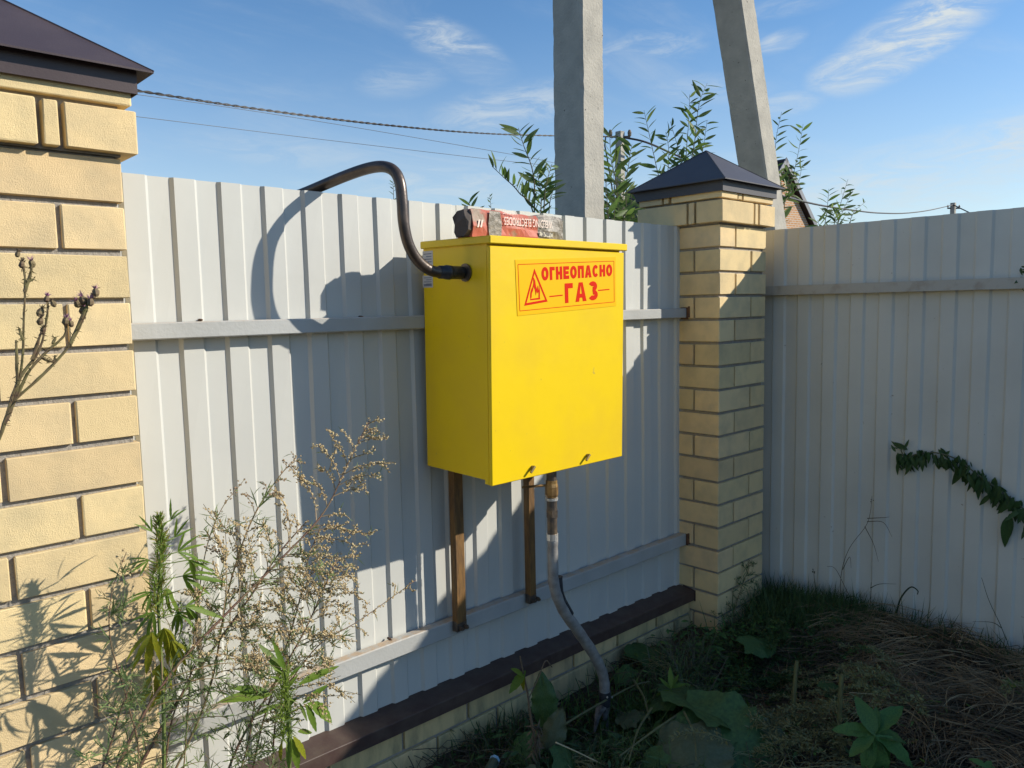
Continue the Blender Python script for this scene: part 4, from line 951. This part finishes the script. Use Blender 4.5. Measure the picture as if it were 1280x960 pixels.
for _ in range(14):
    p = av(1279+R.uniform(-4, 10), 345+R.uniform(-12, 14)); put_leaf(tip, vl[0], p, rv()+Vector((0, 0, -.4)), VIEW(p)+rv(.5), R.uniform(.02, .035), 'leaf')
b = MB(); b.tube([av(1300, 300), av(1288, 345), av(1283, 362)], .002, 5); b.build('stem', bpy.data.materials['vine_stem'], tip)

# ---- big burdock leaves
def burdock_mesh(m, seed):
    rr_ = random.Random(seed); b = MB(); n, k = 18, 11; vs = []
    for i in range(n+1):
        t_ = i/n; w_ = .46*(math.sin(math.pi*min(1, .14+.86*t_))**.75 if t_ < 1 else .02)*(1-.12*t_)
        for j in range(k):
            s_ = (j/(k-1))*2-1; x = s_*w_; y = t_ - (.12*abs(s_)**1.5 if t_ < .3 else 0)*(1-t_/.3 if t_ < .3 else 0)
            z = -.22*t_*t_-.16*s_*s_*w_ + .03*math.sin(6*t_+5*abs(s_)+seed)*abs(s_) + .030*math.cos(21*t_+seed)*abs(s_)**1.5 + .010*math.cos(26*t_-9*abs(s_)) + (.018 if j == k//2 else 0)*-1
            if j in (0, k-1): x *= 1+rr_.uniform(-.09, .07)
            vs.append((x, y, z))
    b.add(vs, [(i*k+j, i*k+j+1, (i+1)*k+j+1, (i+1)*k+j) for i in range(n) for j in range(k-1)]); return b.mesh('burdock_leaf', m, smooth=True)
bm_ = [burdock_mesh(BURD, s_) for s_ in (1, 2, 3)]; bp_ = [burdock_mesh(BURP, s_) for s_ in (4, 5)]
bd1 = empty('burdock_plant', atz(690, 965, -1.78), 'burdock with large round dark leaves left of the riser foot', 'weed', 'burdock plants in the corner')
bd2 = empty('burdock_plant', atz(860, 945, -1.78), 'burdock with big drooping leaves right of the riser foot at the bottom', 'weed', 'burdock plants in the corner')
def bl(par, base, z0, tipp, z1, me, wide=1, nrm=None):
    a = atz(*base, z0); c = atz(*tipp, z1); d = c-a; put_leaf(par, me, a, d, nrm or VIEW(a)*.5+Vector((0, 0, 1)), d.length, 'leaf', wide)
def up(par, base, z0, tipp, me, wide=1, dY=0):
    a = atz(*base, z0); c = at(*tipp, a.y+dY); d = c-a; put_leaf(par, me, a, d, VIEW(a)+rv(.2), d.length, 'leaf', wide)
up(bd1, (684, 905), -1.68, (676, 848), bm_[0], .60); up(bd1, (684, 940), -1.72, (700, 888), bp_[0], .62, -.03)
bl(bd1, (672, 925), -1.70, (625, 952), -1.75, bm_[1], 1.0); bl(bd1, (692, 950), -1.70, (735, 962), -1.74, bm_[2], 1.5); bl(bd1, (672, 965), -1.70, (640, 985), -1.72, bp_[1], 1.2)
bl(bd1, (800, 826), -1.72, (846, 806), -1.72, bm_[1], 1.2)
bl(bd2, (852, 888), -1.66, (972, 952), -1.70, bm_[0], 1.25); bl(bd2, (862, 905), -1.67, (880, 975), -1.70, bp_[1], 1.1); bl(bd2, (862, 885), -1.64, (905, 868), -1.70, bm_[2], 1.3)
bl(bd2, (850, 875), -1.66, (812, 862), -1.70, bm_[1], 1.1); bl(bd2, (858, 872), -1.66, (878, 845), -1.70, bm_[0], 1.1); bl(bd2, (955, 905), -1.69, (985, 925), -1.73, bp_[0], 1.2); bl(bd2, (935, 900), -1.68, (905, 895), -1.71, bp_[0], .9)
bl(bd2, (800, 900), -1.72, (770, 882), -1.74, bp_[1], .8); bl(bd2, (930, 806), -1.70, (972, 800), -1.70, bm_[2], 1.0); bl(bd2, (1030, 862), -1.72, (1065, 858), -1.72, bm_[1], 1.0)
bl(bd1, (790, 835), -1.74, (770, 852), -1.76, bm_[2], 1.0); bl(bd2, (830, 940), -1.70, (800, 962), -1.74, bm_[0], 1.1)
b = MB()
for pts, z_ in (([(690, 915), (740, 885), (790, 858), (812, 852)], -1.70), ([(792, 850), (805, 872), (812, 900)], -1.68), ([(852, 890), (815, 915), (775, 945)], -1.67), ([(855, 890), (868, 918), (870, 950)], -1.655), ([(815, 885), (798, 912), (786, 950)], -1.67)):
    P = smooth_path([atz(x, y, z_) for x, y in pts], 6); b.tube(P, [.0042*(1-.4*i/len(P)) for i in range(len(P))], 6)
b.build('petiole', STALK, bd2, kind='stuff')
b = MB(); YK = atz(676, 960, -1.76).y
P = smooth_path([at(x, y, YK) for x, y in [(680, 1000), (672, 945), (664, 900), (660, 870), (655, 845), (650, 820)]], 6); b.tube(P, [.005*(1-.6*i/len(P)) for i in range(len(P))], 6, jit=.2)
P = smooth_path([at(x, y, YK) for x, y in [(660, 875), (674, 845), (682, 826), (690, 834)]], 5); b.tube(P, .0018, 5)
o = b.build('dead_stalk', DRYB, org=at(680, 1000, YK)); tag(o, 'dead brown stalk with a yellow leaf standing before the brick plinth', 'stalk')
for a_, c_, m_ in [((655, 845), (640, 835), hb), ((656, 846), (645, 858), hly), ((657, 838), (636, 866), hb), ((655, 842), (650, 866), hly)]: leaf_pp(o, a_, c_, YK, R.choice(m_), 0, 1.6)
b = MB()
for _ in range(90):
    p = at(670+R.uniform(-7, 7), 925+R.uniform(-20, 28), YK); b.blade(p, rv()+Vector((0, 0, -.8)), rv(), R.uniform(.015, .045), .006, .5, 3)
b.build('withered_leaf', DRYB, o, kind='stuff')

# ---- dock rosette
dk = empty('dock_plant', atz(1093, 935, -1.70), 'bright green dock rosette on the mown stalks at the bottom right', 'weed')
dm = [leaf_mesh('dock_leaf', DOCK, .42, 14, .35, c, .5, .022, .06) for c in (.25, .5)]
c0_ = atz(1093, 935, -1.66)
def drosette(par, cpx, cpy, tips, zc, Ys=None, ms=dm):
    c = atz(cpx, cpy, zc)
    for x, y in tips:
        v = ray(x, y); tt = ((c-CP).dot(FW))/v.dot(FW); tip_ = CP+v*tt - FW*0.02*(1 if y > cpy else -1); d = tip_-c
        d -= FW*d.dot(FW)*.0; put_leaf(par, R.choice(ms), c+rv(.004), d, VIEW(c)*.7+Vector((0, 0, 1)), d.length*1.06, 'leaf', R.uniform(.9, 1.15))
drosette(dk, 1093, 920, [(1082, 880), (1130, 885), (1050, 912), (1066, 905), (1140, 915), (1075, 960), (1110, 965), (1143, 948), (1098, 972), (1058, 935), (1100, 890), (1092, 935), (1120, 940)], -1.62)
dk2 = empty('dock_plant', atz(1232, 966, -1.70), 'small green weed seedling at the bottom right edge', 'weed')
drosette(dk2, 1232, 962, [(1220, 952), (1245, 953), (1255, 962), (1210, 965)], -1.66)
dk3 = empty('dock_plant', atz(1266, 862, -1.70), 'tiny green sprig near the right edge on the dry stalks', 'weed')
drosette(dk3, 1266, 862, [(1258, 856), (1276, 854), (1264, 848), (1272, 866)], -1.68, ms=[hb[0]])
nt_ = empty('nettle_plant', atz(838, 870, -1.70), 'pale green narrow leaved seedling between burdock and brick pillar', 'weed')
drosette(nt_, 838, 862, [(825, 850), (850, 846), (838, 838), (860, 858), (822, 864), (848, 872)], -1.66, ms=hb)

# ---- cut stalks
for x0, y0, x1, y1, r_, lab in [(996, 826, 992, 910, .0068, 'taller cut green stalk standing in the weeds left of the dock'), (1052, 843, 1048, 930, .0075, 'shorter thick cut stalk right above the dock rosette')]:
    c = atz(x1, y1, -1.76); a = at(x0, y0, c.y); b = MB(); b.tube([c, c.lerp(a, .5)+rv(.003), a], [r_, r_*.97, r_*.93], 9, cap=False); b.tube([a, a+Vector((0, 0, -.002))], r_*.55, 8)
    o = b.build('cut_stalk', STALK, org=c); tag(o, lab, 'stalk', 'cut stalks')

# ---- mown stalks, grass, leaves on the ground (uncountable)
def gpt(px, py, h=0): 
    p = atz(px, py, -1.76); return Vector((p.x, p.y, gz(p.x, p.y)+h))
import bisect
def scatter_straw(name, m, n, region, ln, r, zr, label, cat, ang=None, flat=.25, seg=3, arch=.15):
    b = MB()
    for _ in range(n):
        while True:
            x = R.uniform(region[0], region[2]); y = R.uniform(region[1], region[3])
            if region[4](x, y): break
        a = R.gauss(ang, .8) if ang is not None and R.random() < .6 else R.uniform(0, 6.283); L_ = R.uniform(*ln)
        d = Vector((math.cos(a), math.sin(a), R.uniform(-flat, flat)*.6)); p = Vector((x, y, gz(x, y)+R.uniform(*zr)))
        q = [p + d*L_*k/seg + Vector((0, 0, arch*L_*math.sin(math.pi*k/seg))) + rv(.06*L_) for k in range(seg+1)]
        q = [Vector((v.x, v.y, max(v.z, gz(v.x, v.y)+.002))) for v in q]
        b.tube(q, r*R.uniform(.5, 1.3), 3, cap=False)
    o = b.build(name, m, kind='stuff'); return tag(o, label, cat)
inB = lambda x, y: x < bx(y)-.03 and not (x > -.06 and x < .42 and y > -.06)
hay = lambda x, y: inB(x, y) and (x > -.35+.5*max(0, (y+.3)))
def bundles(name, m, nb, per, region, ln, r, zr, label, cat, spread=.28):
    b = MB()
    for _ in range(nb):
        while True:
            x = R.uniform(region[0], region[2]); y = R.uniform(region[1], region[3])
            if region[4](x, y): break
        a = R.gauss(2.5, .9); L0 = R.uniform(*ln); zc = R.uniform(*zr); tilt = R.gauss(0, .22); cv = R.gauss(0, .35)
        for _ in range(per):
            aa = a+R.gauss(0, spread); L_ = L0*R.uniform(.5, 1.3); px_ = x+R.gauss(0, .035); py_ = y+R.gauss(0, .035)
            q = []
            for k in range(5):
                f = k/4-.5; ac = aa+cv*f; q.append(Vector((px_+math.cos(ac)*L_*f, py_+math.sin(ac)*L_*f, gz(px_, py_)+zc+tilt*L_*f+.02*math.sin(3.1*(f+.5))+R.uniform(-.004, .004))))
            q = [Vector((v.x, v.y, max(v.z, gz(v.x, v.y)+.001))) for v in q]
            if all(inB(v.x, v.y) for v in q): b.tube(q, r*R.uniform(.5, 1.4), 3, cap=False)
    o = b.build(name, m, kind='stuff'); return tag(o, label, cat)
STRB = mat('pale_straw', (.40, .31, .18), .7, noise_sc=6, col2=(.24, .175, .095), nlo=.4, nhi=.6, trans=.15)
STRD = mat('old_straw', (.115, .080, .050), .85, noise_sc=6, col2=(.055, .04, .026), nlo=.4, nhi=.6)
bundles('mown_stalks', STRD, 520, 16, (-.9, -1.4, .5, -.2, hay), (.06, .26), .0014, (.0, .045), 'old brown stalks at the bottom of the mown pile', 'straw', .5)
bundles('mown_stalks', STRAW, 330, 14, (-.75, -1.4, .5, -.32, hay), (.08, .30), .0011, (.015, .085), 'tangled dry mown stalks piled along the right fence', 'straw')
bundles('mown_stalks', STRB, 60, 7, (-.65, -1.35, .45, -.40, hay), (.10, .34), .0010, (.05, .11), 'pale dry stems lying on top of the mown pile', 'straw', .4)
bundles('mown_stalks', STRAWG, 300, 14, (-1.25, -1.35, .2, -.05, inB), (.04, .18), .0012, (.0, .06), 'drying greenish cut weeds covering the corner', 'cut weeds', .5)
scatter_straw('mown_stalks', mat('dark_litter', (.055, .045, .03), .9, noise_sc=9, col2=(.10, .08, .045)), 6000, (-1.6, -1.35, .5, .12, inB), (.03, .18), .0014, (-.005, .04), 'dark plant litter on the soil under the cut weeds', 'litter', flat=.6)
def sprays(name, m, n, cen, label):
    b = MB()
    for _ in range(n):
        px_, py_ = R.gauss(cen[0], cen[2]), R.gauss(cen[1], cen[3]); p = atz(px_, py_, -1.72)
        if not inB(p.x, p.y) or p.y > -.02: continue
        p.z = gz(p.x, p.y)+R.uniform(.06, .12); a = R.gauss(2.4, .8); L_ = R.uniform(.10, .22); d = Vector((math.cos(a), math.sin(a), R.uniform(-.1, .25)))
        q = smooth_path([p, p+d*L_*.5+Vector((0, 0, .01)), p+d*L_+Vector((0, 0, -.02))+rv(.02)], 9); b.tube(q, .0012, 3, cap=False)
        for i in range(1, len(q)-1):
            for sg_ in (-1, 1):
                s_ = (d.cross(Vector((0, 0, 1))).normalized()*sg_+d*.7+rv(.4)).normalized(); l2 = L_*.22*(1.1-i/len(q))
                for f in (.3, .6, 1): b.blade(q[i]+s_*l2*f*.8, s_+rv(.8), rv(), R.uniform(.008, .018), .0050, .3, 2)
    o = b.build(name, m, kind='stuff'); return tag(o, label, 'cut weeds')
SPR = leafm('cut_wormwood_leaf', (.25, .25, .11), (.16, .17, .075), .25)
sprays('cut_wormwood', SPR, 46, (1095, 868, 60, 16), 'olive feathery cut wormwood lying on the mown pile')
sprays('cut_wormwood', SPR, 26, (1010, 925, 45, 22), 'olive feathery cut wormwood left of the dock rosette')
sprays('cut_wormwood', leafm('green_cut_leaf', (.085, .15, .04), (.05, .09, .03), .25), 40, (985, 815, 50, 12), 'green feathery weeds lying in front of the fence corner')
def grass(name, m, n, fn, ln, w, label, cat, up=1.0, bend=.4, seg=3):
    b = MB()
    for _ in range(n):
        p = fn(); d = Vector((R.gauss(0, .38), R.gauss(0, .38), up)); b.blade(p, d, rv(), R.uniform(*ln), w*R.uniform(.6, 1.3), R.uniform(0, bend), seg)
    o = b.build(name, m, kind='stuff'); return tag(o, label, cat)
def near(px, py, sx, sy, h=0):
    def f():
        while True:
            x = R.gauss(px, sx); y = R.gauss(py, sy); p = atz(x, y, -1.77)
            if inB(p.x, p.y) and p.y < .12: return Vector((p.x, p.y, gz(p.x, p.y)+h))
    return f
def strip():
    y = R.uniform(-1.6, .3); x = bx(y)-.05-abs(R.gauss(0, .09))
    if y < -.55 and R.random() < .65: y = R.uniform(-.5, .3); x = bx(y)-.05-abs(R.gauss(0, .12))
    return Vector((x, y, gz(x, y)))
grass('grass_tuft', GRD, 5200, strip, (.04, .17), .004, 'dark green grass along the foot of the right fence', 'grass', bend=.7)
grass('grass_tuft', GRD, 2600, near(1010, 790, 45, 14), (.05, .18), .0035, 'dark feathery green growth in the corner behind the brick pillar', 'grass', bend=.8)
grass('grass_tuft', GRS, 1700, near(1000, 822, 50, 9), (.03, .09), .004, 'low green weeds in front of the corner', 'grass', bend=.8)
grass('grass_tuft', GRS, 900, near(850, 900, 42, 28), (.05, .16), .0035, 'yellow green grass around the burdock', 'grass', bend=.9)
grass('grass_tuft', leafm('dry_grass', (.17, .17, .11), (.11, .12, .075), .3), 420, near(855, 838, 16, 12), (.06, .15), .004, 'pale dry grass clump before the right pillar', 'grass', bend=1.0)
grass('grass_tuft', GRS, 700, near(1090, 905, 90, 26), (.02, .07), .004, 'sparse green shoots through the mown pile', 'grass', bend=.8)
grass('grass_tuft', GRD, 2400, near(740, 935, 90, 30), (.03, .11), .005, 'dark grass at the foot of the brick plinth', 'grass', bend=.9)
def lf_on_ground(n, m, fn, label):
    b = MB()
    for _ in range(n):
        p = fn()+Vector((0, 0, R.uniform(.005, .09))); b.blade(p, Vector((R.gauss(0, 1), R.gauss(0, 1), R.uniform(-.2, .6))), Vector((0, 0, 1))+rv(.7), R.uniform(.015, .05), R.uniform(.006, .016), .3, 4, .2, .4)
    o = b.build('weed_leaves', m, kind='stuff'); tag(o, label, 'weeds')
lf_on_ground(900, BURD, near(980, 850, 90, 40), 'small dark weed leaves in the hollow before the corner')
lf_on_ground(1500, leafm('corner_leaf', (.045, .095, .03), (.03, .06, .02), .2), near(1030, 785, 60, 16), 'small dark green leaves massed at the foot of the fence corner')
GWE = leafm('bright_weed_leaf', (.12, .22, .05), (.07, .14, .035), .3)
lf_on_ground(700, GWE, near(900, 850, 60, 28), 'fresh green weed leaves between burdock and pillar')
lf_on_ground(420, GWE, near(1010, 835, 60, 16), 'fresh green weed leaves behind the cut stalks')
lf_on_ground(260, GWE, near(1090, 900, 100, 30), 'scattered fresh leaves on the mown pile')
grass('grass_tuft', GWE, 1300, near(800, 905, 60, 30), (.03, .12), .005, 'fresh green grass blades around the riser foot', 'grass', bend=.9)
lf_on_ground(700, DOCK, near(930, 815, 60, 16), 'small mid green weed leaves at the pillar foot')
lf_on_ground(900, BURD, near(760, 930, 90, 28), 'small dark weed leaves before the plinth')

# single dry grass stems against the right fence
def stem_thing(pts, X=None, Y=None, r=.0016, m=STRAW, label='', name='grass_stem', ears=0, blades=()):
    pt = (lambda x, y: av(x, y, .06)) if Y is None else (lambda x, y: at(x, y, Y))
    P = smooth_path([pt(*q) for q in pts], 6); b = MB(); b.tube(P, [r*(1-.5*i/len(P)) for i in range(len(P))], 5)
    for bl in blades:
        Q = smooth_path([pt(*q) for q in bl], 5); b.tube(Q, [r*1.3*(1-.8*i/len(Q)) for i in range(len(Q))], 3)
    for _ in range(ears): b.bead(P[-1].lerp(P[-4], R.random())+rv(.006), .003, rv())
    o = b.build(name, m, org=P[0]); return tag(o, label, 'grass stem', 'single stems against the right fence')
GST = mat('grass_stem_dull', (.09, .075, .045), .8)
GSD = mat('grass_stem_green', (.03, .045, .02), .8)
stem_thing([(1052, 800), (1051, 750), (1052, 715), (1062, 685), (1082, 658), (1088, 640), (1090, 620)], label='tall thin grass stem with side blades in the middle of the shaded fence', m=GST, ears=3, blades=[[(1084, 648), (1105, 647), (1112, 646)], [(1084, 652), (1104, 653), (1115, 671)], [(1081, 658), (1092, 680), (1098, 702)], [(1053, 712), (1062, 696), (1064, 710)]])
stem_thing([(1085, 780), (1062, 745), (1045, 712), (1034, 708)], label='leaning dry stem left of the tall grass stem', m=GST)
stem_thing([(1020, 790), (1020, 750), (1018, 725), (1017, 712)], label='short dark stem standing near the fence corner', m=GSD, ears=5)
stem_thing([(1119, 772), (1126, 748), (1138, 734), (1147, 738), (1147, 743)], label='dark arching grass blade against the right fence', m=GSD, r=.004)
stem_thing([(1088, 800), (1088, 760), (1089, 728)], label='upright grass stem with a bent side blade', m=GSD, blades=[[(1088, 735), (1100, 730), (1120, 730)]])
stem_thing([(1258, 800), (1250, 780), (1236, 750), (1227, 722)], label='thin stem leaning left at the right edge of the fence', m=GSD, blades=[[(1252, 785), (1240, 778), (1216, 777)]])
stem_thing([(960, 742), (1000, 745), (1050, 762), (1058, 748), (1068, 745)], label='dark creeping stem crossing the fence corner', m=GSD, r=.003)
stem_thing([(1105, 810), (1068, 780), (1040, 752), (1025, 738)], label='brown dry stem leaning on the fence foot', m=GST, r=.004)
stem_thing([(1170, 868), (1172, 850), (1186, 832), (1207, 806)], Y=-.72, label='bright bent straw standing out of the mown pile', m=mat('bright_straw', (.55, .45, .27), .7), r=.0028)
stem_thing([(1230, 950), (1190, 912), (1172, 890)], Y=-.85, label='pale straw lying at the bottom right', m=bpy.data.materials['bright_straw'], r=.0022)
stem_thing([(695, 928), (730, 944), (770, 965), (800, 990)], Y=-.3, label='thin pale stem lying in front of the burdock leaves', m=bpy.data.materials['bright_straw'], r=.0022)
stem_thing([(930, 962), (975, 915), (1030, 880), (1080, 850)], Y=-.5, label='long dry brown stem slanting left of the cut stalks', m=GST, r=.004)
stem_thing([(870, 890), (895, 850), (910, 820)], Y=-.25, label='thin stem slanting over the dark hollow', m=GST, r=.0028)
b = MB(); c = atz(612, 962, -1.72); b.tube([c+Vector((-.07, -.05, 0)), c, c+Vector((.035, .02, 0))], .016, 8); o = b.build('plastic_tube', mat('green_plastic', (.06, .08, .05), .5), org=c); tag(o, 'short dull green tube with a blue end on the soil at the bottom edge', 'tube')
b = MB(); b.tube([c+Vector((.036, .021, 0)), c+Vector((.046, .027, 0))], .0165, 8); b.build('blue_end', mat('blue_plastic', (.25, .45, .6), .5), o)
